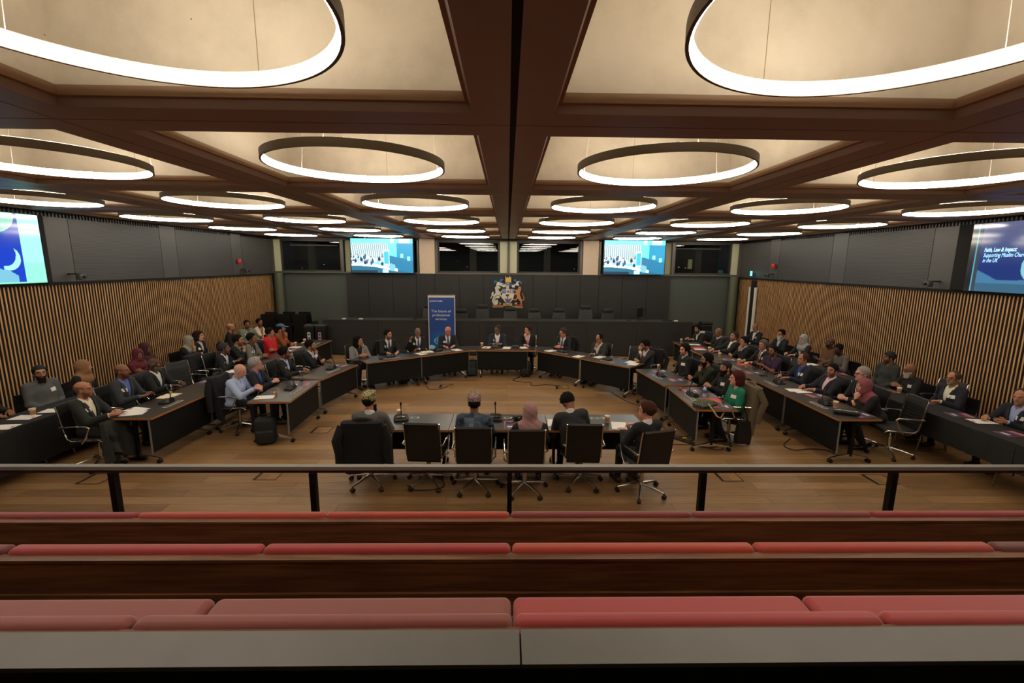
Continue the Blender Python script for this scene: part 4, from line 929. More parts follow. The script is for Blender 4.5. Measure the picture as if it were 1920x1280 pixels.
def person(head, zh, body, look, pose, skin, hair, top, label, lean=4, pitch=0, roll=0, glasses=0, beard=None, badge=0, tie=None, shirt=None, trousers=(26, 27, 30), legs='std', cover=None, fat=0.0, small=1.0, extra=None, chair_label=None, chair_group=None, twist=0.0, side=0, short=False, hood=False, collar=None, nochair=False, pitchback=0):
    """head: world x, y of the head centre at height zh; body / look: headings in degrees (0 = +x, 90 = away from camera)"""
    rz = math.radians(body - 90); LA = math.radians(look - body); s = small
    # torso frame: bends at the hips
    Rt = rotm(-math.radians(lean), math.radians(side), math.radians(twist)); hip = np.array([0, -.02, .56], F)
    tp = lambda p: hip + Rt @ (np.array(p, F) - hip)
    na = math.radians(lean * .5 + max(pitch, 0) * .7); hc = tp((0, .005, 1.095)) + np.array([0, .02 + .135 * math.sin(na), .135 * s * math.cos(na)], F)
    Rh = rotm(0, 0, LA) @ rotm(-math.radians(pitch), math.radians(roll), 0)
    c, sn = math.cos(rz), math.sin(rz); rx, ry = head[0] - (c * hc[0] - sn * hc[1]), head[1] - (sn * hc[0] + c * hc[1]); dz = zh - hc[2]
    dz = max(-.12, min(.10, dz))
    HW = lambda p: hc + Rh @ (np.array(p, F) * s)
    po = POSES[pose]; tg = []
    for i, h in enumerate(po['h']):
        sx = -1 if i == 0 else 1
        if h == 'chin': tg.append(HW((sx * .03, .10, -.15)) + np.array([0, .02, -.06]))
        elif h == 'brow': tg.append(HW((sx * .03, .13, -.02)) + np.array([sx * .02, .03, -.08]))
        else: tg.append(np.array(h, float) + (0, 0, -dz if h[2] > .74 else 0))
    arms = []
    for i, sx in ((0, -1), (1, 1)):
        sh = tp((sx * (.165 + fat * .3), 0, 1.03)); el, wr = two_bone(sh, tg[i], .29, .255, (sx * .55, -.25, -1)); arms.append((sh, el, wr))
    hands = []
    for i, sx in ((0, -1), (1, 1)):
        wr = arms[i][2]; d = unit(po['d'][i]); n = np.array(po['n'][i], float); n = unit(n - d * (n @ d)); a = np.cross(d, n) * (sx if True else 1)
        pr_ = [(wr - d * .01, wr + d * .075 + a * .02, .021, .017), (wr - d * .01, wr + d * .078 - a * .018, .021, .017)]
        fg = []
        for j, (o, L, t0) in enumerate(((.030, .066, .078), (.010, .074, .082), (-.010, .070, .080), (-.028, .056, .072))):
            kn = wr + d * t0 + a * o; cu = po['curl'] * (.8 + .12 * j); m = kn + (d * math.cos(cu * .6) + n * math.sin(cu * .6)) * L * .55; e = m + (d * math.cos(cu * 1.4) + n * math.sin(cu * 1.4)) * L * .5
            fg += [(kn, m, .0092, .0085), (m, e, .0085, .0075)]
        t1 = wr + d * .03 + a * .030 ; t2 = t1 + (d * .7 + a * .6 + n * .25) * .038; fg += [(wr + d * .015 + a * .012, t1, .013, .012), (t1, t2, .0115, .010), (t2, t2 + (d * .9 + n * .3) * .03, .010, .0085)]
        hands.append((pr_, fg))
    def headsdf(P, g=0.0):
        Q = ((P - hc) @ Rh) / s
        d = ell(Q, (0, -.014, .028), (.074 + g, .096 + g, .088 + g)); d = smin(d, ell(Q, (0, .022, -.045), (.056 + g, .066 + g, .076 + g)), .03)
        return Q, d
    def bodyf(P):
        Q, d = headsdf(P)
        d = smin(d, cap(Q, (0, .088, .01), (0, .104, -.028), .008, .013), .012); d = smin(d, ell(Q, (0, .07, -.098), (.022, .02, .018)), .02)
        d = smin(d, cap(Q, (-.03, .082, .022), (.03, .082, .022), .009, .009), .012)
        for sx in (-1, 1):
            d = smin(d, ell(Q, (sx * .074, -.008, -.012), (.011, .019, .031)), .008); d = smax(d, -ell(Q, (sx * .03, .094, .0), (.016, .012, .010)), .012)
        d = d * s
        nb, nt = tp((0, -.01, 1.03)), hc + Rh @ np.array([0, -.02, -.05], F) * s
        d = smin(d, cap(P, nb, nt, .054, .052), .025)
        d = smin(d, cap(P, tp((0, -.01, .80)), tp((0, -.015, .96)), .08, .08), .05)
        for i, sx in ((0, -1), (1, 1)):
            sh, el, wr = arms[i]; d = smin(d, cap(P, tp((0, -.01, 1.0)), sh, .045, .04), .03); d = smin(d, cap(P, sh, el, .046, .036), .03); d = smin(d, cap(P, el, wr, .036, .024), .02)
            pr_, fg = hands[i]; hd = np.minimum(cap(P, *pr_[0]), cap(P, *pr_[1])); hd = smin(cap(P, *pr_[0]), cap(P, *pr_[1]), .012)
            fd = None
            for f in fg: x = cap(P, *f); fd = x if fd is None else np.minimum(fd, x)
            hd = smin(hd, fd, .006); d = smin(d, hd, .012)
        return d
    allp = np.array([a for t in arms for a in t] + [hc]); lo = allp.min(0) - .2; hi = allp.max(0) + .2; hi[2] = max(hi[2], hc[2] + .2)
    vs, fs = net(bodyf, lo, hi, .0085)
    # skin colour, with lips, brows and eyes where they are
    Q = ((vs - hc) @ Rh) / s; base = np.array(lin(SK[skin]), F); col = np.tile(base, (len(vs), 1)); q = Q
    def paint(m, c): col[m] = lin(c)
    fr = q[:, 1] > .05
    hcm = hair[1] if hair and hair[0] not in ('hijab',) else (30, 24, 20)
    paint(fr & (np.abs(q[:, 2] + .066) < .008) & (np.abs(q[:, 0]) < .024), tuple(int(v * .72) for v in SK[skin])[:1] + tuple(int(v * .6) for v in SK[skin])[1:])
    for sx in (-1, 1):
        e = ((q[:, 0] - sx * .031) / .016) ** 2 + ((q[:, 2] + .001) / .0075) ** 2 < 1; paint(fr & e, (196, 184, 174))
        e = ((q[:, 0] - sx * .031) / .0075) ** 2 + ((q[:, 2] + .001) / .0075) ** 2 < 1; paint(fr & e, (26, 18, 14))
        e = (np.abs(q[:, 0] - sx * .032) < .019) & (np.abs(q[:, 2] - .021) < .0055); paint(fr & e, tuple(int(v * .8) for v in hcm))
    if beard:
        bcol = np.array(lin(beard[1]), F); sk_ = base; mixv = bcol * (.62 if beard[0] == 1 else .85) + sk_ * (.38 if beard[0] == 1 else .15)
        m = (q[:, 1] > .0) & (q[:, 2] < -.048 + .35 * np.clip(.06 - q[:, 1], 0, .06)) & (q[:, 2] > -.135) & (np.abs(q[:, 0]) < .075) & ~((np.abs(q[:, 2] + .066) < .010) & (np.abs(q[:, 0]) < .024))
        m |= (q[:, 1] > .07) & (np.abs(q[:, 2] + .051) < .006) & (np.abs(q[:, 0]) < .03); col[m] = mixv
    if hair[0] in ('short', 'curly', 'thin', 'bald', 'crop', 'swept') and hair[0] != 'bald':
        m = (q[:, 2] > 1.05 * q[:, 1] + .002) & (q[:, 2] > -.08) & (q[:, 2] < .2) & (q[:, 1] < .08); 
        if hair[0] != 'thin': col[m & (np.abs(q[:, 0]) < .082) & (q[:, 2] > .0)] = lin(hair[1])
    if hair[0] == 'bald':
        m = (q[:, 2] > 1.1 * q[:, 1] - .005) & (q[:, 2] > -.08) & (q[:, 2] < .045 - .2 * q[:, 1]) & (q[:, 1] < .05) & (np.abs(q[:, 0]) < .078); col[m] = np.array(lin(hair[1]), F) * .55 + base * .45
    root = empty('person', (rx, ry, 0), rz, label=label, category='person')
    lift = dz
    def child(name, me): return link_obj(name, me, root, (0, 0, lift))
    child('body', np_mesh('body', vs, fs, SKIN, col))
    # clothing
    fb = fat
    def torso(P, g):
        q = (P - hip) @ Rt + hip
        d = ell(q, (0, .012 + fb * .25, .66), (.150 + fb + g, .118 + fb + g, .17 + g)); d = smin(d, ell(q, (0, .0, .87), (.158 + fb * .6 + g, .108 + fb * .5 + g, .185 + g)), .06)
        d = smin(d, cap(q, (-.12 - fb * .2, -.008, 1.03), (.12 + fb * .2, -.008, 1.03), .056 + g, .056 + g), .05); return q, d
    def sleeves(P, d, g, upto=1.0):
        for i in (0, 1):
            sh, el, wr = arms[i]
            d = smin(d, cap(P, sh, el if upto == 1 else sh + (el - sh) * .62, .055 + g + fb * .2, .047 + g + (.01 if upto < 1 else 0)), .035)
            if upto == 1:
                w = el + (wr - el) * .93; e = cap(P, el, w, .045 + g, .034 + g); cut = ((P - w) @ unit(wr - el).astype(F)); d = smin(d, smax(e, cut, .006), .02)
        return d
    tk, tc = top; tc = dk(tc); trousers = dk(trousers); shirt = dk(shirt) if shirt else shirt
    if isinstance(tc, str): tc = check_mat()
    open_ = tk in ('jacket', 'coat')
    def topf(P):
        q, d = torso(P, .018 if open_ else .010); d = sleeves(P, d, .008 if open_ else .004, .6 if short else 1.0)
        d = smax(d, .585 - q[:, 2], .01)
        if open_:
            wv = np.clip((q[:, 2] - .72) * .22, 0, .075); v = np.maximum(np.abs(q[:, 0]) - wv, -(q[:, 1] - .02)); d = smax(d, -v, .006) if True else d
            d = smax(d, -cap(q, (0, .0, 1.05), (0, .02, 1.2), .068, .075), .01)
        else:
            d = smin(d, smax(cap(q, (0, -.005, 1.03), (0, .0, 1.115), .07, .062), q[:, 2] - 1.115 - q[:, 1] * -.25, .005), .02); d = smax(d, -cap(q, (0, .02, 1.09), (0, .03, 1.25), .058, .07), .008)
            if tk == 'polo' or collar: d = smax(d, -np.maximum(np.abs(q[:, 0]) - np.clip((q[:, 2] - .98) * .35, 0, .05), -(q[:, 1] - .03)), .005)
        if hood: d = smin(d, ell(q, (0, -.07, 1.07), (.11, .06, .05)), .03)
        if tk == 'puffer': d = d + .004 * np.sin(q[:, 2] * 130)
        d = d + .0035 * np.sin(q[:, 2] * 38 + q[:, 0] * 22) * np.sin(q[:, 1] * 25 + q[:, 0] * 13 + NP_['n'])
        return d
    tv = net(topf, lo - .03, hi + .02, .0125); mt = tc if isinstance(tc, bpy.types.Material) else M('cloth %d %d %d' % tc, tc, .85, noise=.05, nscale=40)
    nm = {'jacket': 'jacket', 'coat': 'coat', 'sweater': 'sweater', 'shirt': 'shirt', 'polo': 'polo_shirt', 'puffer': 'padded_jacket', 'hoodie': 'hoodie', 'dress': 'tunic'}[tk]
    tmesh = np_mesh(nm, tv[0], tv[1], mt); child(nm, tmesh)
    if open_ or shirt or collar:
        sc_ = shirt or (200, 200, 205)
        def shf(P):
            q, d = torso(P, .003); d = smin(d, smax(cap(q, (0, -.005, 1.0), (0, .0, 1.12), .07, .060), q[:, 2] - 1.118 + q[:, 1] * .35, .004), .02); d = smax(d, -cap(q, (0, .025, 1.10), (0, .04, 1.3), .046, .07), .006)
            d = smax(d, .62 - q[:, 2], .01)
            if not open_: d = smax(d, 1.02 - q[:, 2], .01)
            if open_ and not tie: d = smax(d, -np.maximum(np.abs(q[:, 0]) - np.clip((q[:, 2] - 1.035) * .45, 0, .03), -(q[:, 1] - .03)), .004)
            for i in (0, 1):
                if open_: sh, el, wr = arms[i]; u = unit(wr - el); d = np.minimum(d, smax(cap(P, wr - u * .05, wr + u * .001, .034, .032), (P - wr) @ u.astype(F), .004))
            return d
        v2 = net(shf, lo - .02, hi, .0125); child('shirt', np_mesh('shirt', v2[0], v2[1], M('shirt %d %d %d' % sc_, sc_, .8)))
    def on_front(x, z, g):       # point on the torso front at torso-local x, z
        ys = np.linspace(.30, -.05, 120); q = np.stack([np.full(120, x), ys, np.full(120, z)], 1).astype(F); P = (q - hip) @ Rt.T + hip
        d = (torso(P, g)[1]); k = int(np.argmax(d < 0)); return q[k]
    if tie:
        b = MB(); zs = [1.085, 1.06, .98, .88, .78, .72]; hwd = [.018, .014, .022, .027, .03, .004]; rings = []
        for z, h in zip(zs, hwd):
            y = float(on_front(0, min(z, 1.03), .006)[1]) + .004; y = min(y, .075 + (1.06 - z) * .5) if z > 1.0 else y
            rings.append([tuple(tp((-h, y, z))), tuple(tp((h, y, z))), tuple(tp((h, y + .006, z))), tuple(tp((-h, y + .006, z)))])
        o = b.loft(rings).build('tie', M('tie %d %d %d' % tie, tie, .5), root); o.location.z = lift
    if badge:
        sx = badge if badge in (-1, 1) else 1
        p = on_front(sx * .095, .94, .02); b = MB(); A = [(-.045, -.028), (.045, -.028), (.045, .028), (-.045, .028)]
        ps = []
        for u, v in A: x = sx * .095 + u; pt = on_front(x, .94 + v, .019 if open_ else .012); ps.append(pt)
        fr_ = [tuple(tp((pp_[0], pp_[1] + .012, pp_[2]))) for pp_ in ps]; bk = [tuple(tp((pp_[0], pp_[1] + .002, pp_[2]))) for pp_ in ps]
        o = b.loft([bk, fr_]).build('name_badge', WHITE, root); o.location.z = lift
    if tk == 'jacket':
        for sx in (-1, 1):
            A_, B_ = [], []
            for z in (1.05, .99, .92, .85, .79, .745):
                e = float(np.clip((z - .72) * .22, 0, .075)); w2 = .042 * min(1, (z - .70) / .2) * (1.0 if z < 1.02 else .7)
                for x, L_ in ((e - .002, A_), (e + w2, B_)):
                    pt = on_front(sx * x, z, .018 if x == e - .002 else .019); pt = pt + np.array([0, .003, 0]); L_.append(tuple(tp(pt)))
            b = MB(); n_ = len(A_); fo = rotm(0, 0, 0); up_ = [tuple(np.array(p_) + Rt @ np.array([0, .006, 0], F)) for p_ in A_ + B_]
            vs_ = A_ + B_ + up_; fc = []
            for i in range(n_ - 1): fc += [(2 * n_ + i, 2 * n_ + i + 1, 3 * n_ + i + 1, 3 * n_ + i), (i, n_ + i, n_ + i + 1, i + 1), (i, i + 1, 2 * n_ + i + 1, 2 * n_ + i), (n_ + i, 3 * n_ + i, 3 * n_ + i + 1, n_ + i + 1)]
            b.add(vs_, fc); lc = tuple(int(v * 1.12 + 3) for v in tc) if isinstance(tc, tuple) else (60, 60, 60); o = b.build('lapel', M('cloth %d %d %d' % lc, lc, .8), root); o.location.z = lift
    # hair and head cover
    def hm(name, f, c, res=.010, pad=.17, lo2=None, mat=None):
        a, b2 = hc - pad, hc + pad
        if lo2 is not None: a = np.minimum(a, lo2[0]); b2 = np.maximum(b2, lo2[1])
        v = net(f, a, b2, res)
        if len(v[1]): child(name, np_mesh(name, v[0], v[1], mat or M('%s %d %d %d' % ((name,) + c), c, .85, spec=.15, noise=.3, nscale=55, bump=.35)))
    kind, hcol = hair
    if kind in ('short', 'curly', 'thin', 'crop', 'long', 'bob', 'bun', 'swept'):
        g = {'short': .013, 'curly': .02, 'thin': .006, 'bald': .004, 'crop': .005, 'long': .016, 'bob': .02, 'bun': .014, 'swept': .018}[kind]
        def hf(P):
            Q, d = headsdf(P, 0.0)
            d = np.minimum(d, ell(Q, (0, -.02, .036), (.076, .098, .088)))
            n_ = (.005 if kind != 'curly' else .009) * np.sin(Q[:, 0] * 95 + 1 + NP_['n']) * np.sin(Q[:, 1] * 80) * np.sin(Q[:, 2] * 90 + .5) if kind in ('curly', 'short', 'swept') else 0
            line = Q[:, 2] - 1.05 * Q[:, 1] - (.002 if kind != 'swept' else -.006) + .012 * (Q[:, 0] / .06) ** 2 * (Q[:, 1] > .03); line = np.maximum(line, np.minimum(np.minimum(.035 - Q[:, 1], Q[:, 2] + .03), np.abs(Q[:, 0]) - .05))
            if cover and cover[0] in ('kufi', 'beanie', 'skull', 'cap'): d = smax(d, Q[:, 2] - .045, .004)
            d = d - (g + .004) * np.clip(line / .022, .25, 1) + n_ * np.clip(line / .02, 0, 1)
            if kind in ('bald', 'thin'):
                d = smax(d, -line, .006); d = smax(d, Q[:, 2] - (.055 if kind == 'thin' else .035) - (0), .01) if kind == 'bald' else smax(d, Q[:, 1] + Q[:, 2] * .6 - .085, .01)
            else: d = smax(d, -line, .008)
            if kind in ('long', 'bob'):
                zl = -.30 if kind == 'long' else -.125
                e = smin(ell(Q, (0, -.045, -.05), (.098, .075, .12)), cap(Q, (0, -.06, -.05), (0, -.075, zl + .04), .085, .07), .03); e = smax(e, (Q[:, 1] - .022), .01); e = smax(e, zl - Q[:, 2], .02); d = smin(d, e, .015)
            if kind == 'bun': d = smin(d, ell(Q, (0, -.12, .06), (.045, .04, .04)), .015)
            return d * s
        hm('hair', hf, hcol, pad=.36 if kind == 'long' else .18)
    if beard and beard[0] >= 2:
        bl_, bc = beard
        def bf(P):
            Q, d = headsdf(P, .007 if bl_ < 2 else .012)
            if bl_ >= 2: d = smin(d, ell(Q, (0, .055, -.13), (.05, .04, .06 + .02 * (bl_ - 2))), .02)
            d = smax(d, Q[:, 2] + .050 + .25 * np.clip(Q[:, 1] - .05, 0, .05) - .3 * np.clip(.05 - Q[:, 1], 0, .05), .006); d = smax(d, -.0 - Q[:, 1] + .0, .008)
            d = smax(d, -ell(Q, (0, .105, -.064), (.026, .03, .011)), .004)
            return d * s
        hm('beard', bf, bc, .008)
    if kind == 'hijab':
        lo2 = (hc - (.25, .24, .42), hc + (.25, .24, .18))
        def jf(P):
            Q, d0 = headsdf(P); d = ell(Q, (0, -.018, .02), (.094, .118, .118)); d = smin(d, ell(Q, (0, .01, -.07), (.082, .088, .085)), .04); d = d * s
            tq = (P - hip) @ Rt + hip
            e = smin(cap(tq, (-.10, -.01, 1.045), (.10, -.01, 1.045), .082, .082), ell(tq, (0, .03, 1.0), (.15, .115, .10)), .05); e = smin(e, cap(tq, (0, -.01, 1.0), (0, 0, 1.16), .10, .075), .05)
            d = smin(d, e, .05); d = smax(d, -ell(Q, (0, .125, -.018), (.056, .078, .074)) * s, .008)
            if hair[2:] and hair[2] == 'tight': d = smax(d, 1.0 - tq[:, 2], .01)
            return d + .002 * np.sin(P[:, 2] * 75 + P[:, 0] * 60 + P[:, 1] * 30)
        hm('hijab', jf, hcol, .011, lo2=lo2, mat=M('hijab %d %d %d' % hcol, hcol, .85))
    if cover:
        ck, cc = cover[:2]
        if isinstance(cc, str): cc = pattern_mat('embroidered gold cap', (216, 200, 140), (70, 66, 40), 70) if cc == 'GOLD' else pattern_mat('embroidered pale cap', (206, 180, 168), (84, 60, 56), 110)
        mt2 = cc if isinstance(cc, bpy.types.Material) else M('hat %d %d %d' % cc, cc, .8)
        def cf(P):
            Q, d = headsdf(P, .014)
            if ck == 'kufi':
                u = Q - np.array([0, -.02, .0], F); tilt = Q[:, 2] - .25 * Q[:, 1]; rr = np.sqrt((Q[:, 0] / .92) ** 2 + (Q[:, 1] + .018) ** 2); d = smax(rr - (.098 - .05 * (tilt - .03)), tilt - .135, .012); d = smax(d, .035 - tilt, .006);
            elif ck == 'beanie': d = smax(d, -(Q[:, 2] - .55 * Q[:, 1] - .012), .006)
            elif ck == 'skull': d = smax(d, -(Q[:, 2] - .35 * Q[:, 1] - .038), .006)
            elif ck == 'cap':
                d = ell(Q, (0, -.014, .045), (.088, .11, .085)); d = smax(d, .035 - Q[:, 2], .006); b_ = ell(Q, (0, .125, .038), (.065, .07, .012)); d = smin(d, b_, .01)
            return d * s
        hm({'kufi': 'embroidered_cap', 'beanie': 'knitted_cap', 'skull': 'knitted_cap', 'cap': 'baseball_cap'}[ck], cf, (20, 20, 20), .010, .2, mat=mt2)
    if glasses:
        b = MB()
        for sx in (-1, 1):
            b.tube([tuple(HW((sx * .032 + .022 * math.cos(t), .104 - .006 * abs(math.cos(t)), .0 + .016 * math.sin(t)))) for t in np.linspace(0, 2 * PI, 12, endpoint=False)], .0028, 5, closed=True)
            b.tube([tuple(HW((sx * .055, .098, .004))), tuple(HW((sx * .081, .05, .006))), tuple(HW((sx * .083, -.01, .002)))], .0026, 5)
        b.tube([tuple(HW((-.01, .108, .004))), tuple(HW((.01, .108, .004)))], .0026, 5)
        o = b.build('glasses', M('dark glasses frame', (22, 20, 20), .3) if glasses == 1 else STEEL, root); o.location.z = lift
    # legs and shoes (shared meshes)
    (tvv, tff), svs = leg_parts(legs); key = (legs, trousers)
    if key not in LEGMESH: LEGMESH[key] = np_mesh('trousers', tvv, tff, M('trousers %d %d %d' % trousers, trousers, .85))
    link_obj('trousers', LEGMESH[key], root, (0, 0, lift * .0))
    if ('shoe', legs) not in LEGMESH: LEGMESH[('shoe', legs)] = [np_mesh('shoe', v_, f_, M('black shoe leather', (18, 17, 17), .4)) for v_, f_ in svs]
    for m_ in LEGMESH[('shoe', legs)]: link_obj('shoe', m_, root)
    if not nochair:
        f_ = math.radians(body); who = label.split(',')[0].split(' in ')[0] if len(label.split(',')[0].split()) > 10 else label.split(',')[0]
        if abs(rx) > 7.3: copy_tree(SC['o'], (rx + .02 * math.cos(f_), ry + .02 * math.sin(f_), 0), rz, label='black stacking chair under the ' + who, category='chair', group='black stacking chairs by the walls')
        else: chair(rx + .09 * math.cos(f_), ry + .09 * math.sin(f_), body, 'black conference chair under the ' + ' '.join(who.split()[:9]), chair_group or 'occupied conference chairs')
    NP_['n'] += 1
    return dict(root=root, x=rx, y=ry, ang=body, hw=HW, arms=arms, tp=tp, lift=lift, fr=lambda x, z, g=.02: tp(on_front(x, z, g)))
# ------------------------------------------------------------------ who sits where
def sit(x, y, *a, zh=1.22, root_x=None, **k):
    """push a seat outwards along its sight line until it clears the table it sits at (root_x)"""
    if root_x is not None:
        lean = k.get('lean', 4); off = math.sin(math.radians(lean)) * .62 + .03; body = a[0]
        rx = x - math.cos(math.radians(body)) * off
        if abs(rx) < root_x:
            f = min((root_x + abs(x - rx)) / abs(x), 1.085); zn = 3 - (3 - zh) * f
            x *= f; y *= f; zh = zn
    return person((x, y), zh, *a, **k)
BLK, NVY, CHR, DKG = (22, 22, 24), (26, 32, 46), (46, 48, 52), (34, 36, 38)
HB_, HG, HW_ = (20, 17, 16), (112, 108, 104), (176, 172, 166)
LW, RW, LO, RO = 7.55, 7.50, 6.10, 5.93
PP = {}
def push(x, y, k, zh=1.22): return (x * k, y * k), 3 - (3 - zh) * k
# left wall
PP['A'] = sit(-7.47, 7.20, -12, -34, 'lap', 'olive', ('short', HB_), ('sweater', (84, 86, 88)), 'bearded man in grey sweater, dark cap and glasses by the left wall', root_x=LW, beard=(3, (30, 24, 20)), glasses=1, badge=-1, cover=('skull', (16, 16, 18)), fat=.05)
PP['B'] = sit(-7.10, 7.55, 10, 35, 'lap', 'pink', ('hijab', (138, 100, 66)), ('coat', BLK), 'woman in tan brown headscarf and black coat by the left wall', root_x=LW, badge=1, shirt=(138, 100, 66))
PP['E'] = sit(-6.94, 8.49, 0, -28, 'cross', 'brown', ('hijab', (92, 26, 40)), ('dress', (92, 26, 40)), 'woman in burgundy headscarf looking toward the camera, left wall', root_x=LW)
PP['F'] = sit(-7.43, 9.29, 0, 2, 'table', 'brown', ('hijab', (58, 24, 32)), ('dress', (56, 26, 32)), 'woman in dark maroon headscarf and glasses, left wall', root_x=LW, glasses=1, badge=-1)
PP['H'] = sit(-7.08, 10.08, 0, 5, 'chin', 'tan', ('hijab', (140, 138, 122)), ('coat', BLK), 'woman in grey green headscarf resting chin on hand, left wall', root_x=LW, shirt=(120, 118, 104), lean=10)
PP['I'] = sit(-7.41, 10.90, 5, 15, 'lap', 'pink', ('bob', (42, 26, 22)), ('jacket', BLK), 'young woman with tied dark hair and black blazer, left wall', root_x=LW, shirt=(196, 190, 186), badge=1)
PP['K'] = sit(-7.53, 12.37, 20, 50, 'lap', 'tan', ('bald', HB_), ('sweater', BLK), 'bald man in black top turned away by the left wall', root_x=LW, beard=(1, HB_), fat=.02)
PP['M'] = sit(-7.46, 13.03, -20, -45, 'lap', 'brown', ('crop', HB_), ('polo', (112, 122, 106)), 'heavy man in sage green polo shirt by the left wall', root_x=LW, beard=(1, HB_), badge=1, fat=.05, short=True)
PP['N'] = sit(-7.33, 13.45, 0, -22, 'chin', 'brown', ('crop', HB_), ('shirt', (218, 206, 186)), 'man in cream t-shirt with hand to his face, far left corner', root_x=LW, beard=(1, HB_), short=True)
# outer left row
PP['C'] = sit(-5.91, 6.23, 2, 24, 'clasp', 'tan', ('bald', HB_), ('jacket', (44, 46, 48)), 'bald bearded man in charcoal blazer and cream shirt, nearest on the left', root_x=LO, beard=(1, (26, 20, 18)), glasses=2, shirt=(222, 212, 186), badge=1, lean=-4, trousers=(30, 32, 36))
PP['D'] = sit(-6.27, 7.32, 0, 14, 'phone', 'brown', ('bald', HB_), ('jacket', (62, 68, 76)), 'man in grey blazer and blue shirt at the outer left row', root_x=LO, beard=(1, HB_), shirt=(84, 110, 176), badge=1)
PP['G'] = sit(-6.37, 8.13, 0, 20, 'table', zh=1.15, skin='dark', hair=('bald', HG), top=('jacket', (26, 28, 28)), label='bald man in black jacket and white patterned shirt, outer left row', root_x=LO, beard=(1, (120, 116, 110)), shirt=(206, 210, 206))
PP['J'] = sit(-5.77, 9.22, 0, 16, 'phone', 'brown', ('short', (58, 58, 60)), ('jacket', (28, 32, 44)), 'man with grey black hair and navy suit, outer left row', root_x=LO, beard=(1, (50, 46, 44)), shirt=(206, 210, 220), badge=1, lean=12)
PP['L'] = sit(-6.17, 10.37, 0, 12, 'chin', 'tan', ('short', HB_), ('jacket', (28, 28, 30)), 'bearded man in dark suit resting chin on hand, outer left row', root_x=LO, beard=(1, HB_), shirt=(160, 156, 140), lean=8)
PP['O'] = sit(-6.0, 10.63, 0, 2, 'clasp', 'brown', ('short', HB_), ('jacket', (112, 110, 104)), 'young man in grey checked blazer, outer left row', root_x=LO, shirt=(36, 36, 40), badge=1, lean=8)
PP['P'] = sit(-6.03, 11.52, -8, 8, 'cross', 'tan', ('short', HB_), ('hoodie', (196, 24, 36)), 'youth in bright red hoodie with folded arms, outer left row', root_x=LO, hood=True, small=.95)
PP['Q'] = sit(-6.15, 12.33, 0, 18, 'chin', 'tan', ('short', HB_), ('coat', (136, 74, 32)), 'man in blue baseball cap and rust brown jacket, outer left row', root_x=LO, cover=('cap', (52, 96, 130)), shirt=(130, 70, 30), beard=(1, (60, 44, 34)), lean=8)
# inner left
PP['U'] = sit(-4.36, 7.30, 0, 14, 'write', 'pink', ('bald', HW_), ('shirt', (166, 184, 222)), 'bald man in pale blue shirt writing at the left inner table', root_x=4.66, pitch=24, lean=10, beard=(1, (170, 160, 150)), fat=.05, collar=True, shirt=(150, 168, 210), legs='std', trousers=(24, 28, 40))
PP['T'] = sit(-4.43, 7.90, 0, 32, 'clasp', 'pink', ('short', (150, 148, 142)), ('jacket', (36, 40, 54)), 'grey haired man in navy blazer and blue sweater, left inner table', root_x=4.62, glasses=1, shirt=(38, 78, 150), lean=2)
PP['R'] = sit(-4.42, 8.92, 0, 28, 'table', 'brown', ('short', HB_), ('jacket', (30, 32, 32)), 'man in glasses, black suit and pale blue shirt, left inner row', root_x=4.5, glasses=1, shirt=(160, 176, 216), badge=1, beard=(1, HB_))
PP['S'] = sit(-4.26, 9.76, -12, 12, 'chin', 'tan', ('short', HB_), ('jacket', (28, 32, 48)), 'bearded man in navy suit resting chin on hand, left inner row', root_x=4.4, beard=(1, HB_), shirt=(216, 218, 226), lean=6)
# back of the horseshoe
PP['V'] = person(*push(-3.42, 10.34, 1.06), -52, -8, 'clasp', 'tan', ('long', HB_), ('jacket', (120, 120, 116)), 'woman with long black hair and grey jacket at the angled table', shirt=(26, 26, 30), lean=6)
PP['W'] = person(*push(-3.00, 11.35, 1.01), -60, -28, 'table', 'olive', ('short', HB_), ('jacket', (28, 29, 30)), 'young bearded man in black suit and tie, back left', beard=(1, HB_), shirt=(220, 220, 224), tie=(30, 34, 52), badge=1)
PP['X'] = person(*push(-2.33, 11.72, 1.02), -68, -75, 'fist', 'brown', ('bald', HG), ('jacket', (24, 24, 26)), 'bald older man in glasses raising his fist, back left', glasses=2, shirt=(222, 222, 224), tie=(52, 48, 104), badge=1, beard=(1, (150, 140, 130)))
PP['Y'] = person(*push(-1.59, 12.02, 1.035), -78, -122, 'table', 'ruddy', ('bald', (196, 150, 100)), ('jacket', (34, 38, 52)), 'balding ginger haired man in navy suit before the blue banner', glasses=1, shirt=(216, 216, 222), tie=(42, 44, 86), badge=1, fat=.05, pitch=8)
PP['Z1'] = person(*push(-.27, 12.34, 1.03), -90, -122, 'clasp', 'brown', ('crop', (60, 56, 54)), ('jacket', (46, 58, 78)), 'man in glasses and blue grey blazer at the centre back table', glasses=1, shirt=(232, 232, 232), beard=(1, (120, 116, 110)), badge=1, fat=.02)
PP['Z2'] = person(*push(.56, 12.27, 1.03), -95, -138, 'chinl', 'pink', ('short', (50, 36, 28)), ('jacket', (26, 26, 28)), 'clean shaven man in black suit, chin on hand, centre back table', shirt=(214, 190, 200), lean=6)
PP['Z3'] = person(*push(1.47, 11.83, 1.036), -118, -152, 'clasp', 'ruddy', ('short', (66, 54, 46)), ('jacket', (34, 38, 46)), 'man in dark navy suit with grey tie and glasses, back right', glasses=2, shirt=(214, 216, 224), tie=(88, 88, 92), badge=1, pitch=10, lean=6)
PP['Z4'] = person(*push(2.25, 10.91, 1.045), -134, -140, 'chin', 'tan', ('thin', HB_), ('jacket', (62, 64, 64)), 'man in dark glasses and grey suit with hand to mouth, back right', glasses=1, shirt=(226, 222, 206), pitch=12, lean=0)
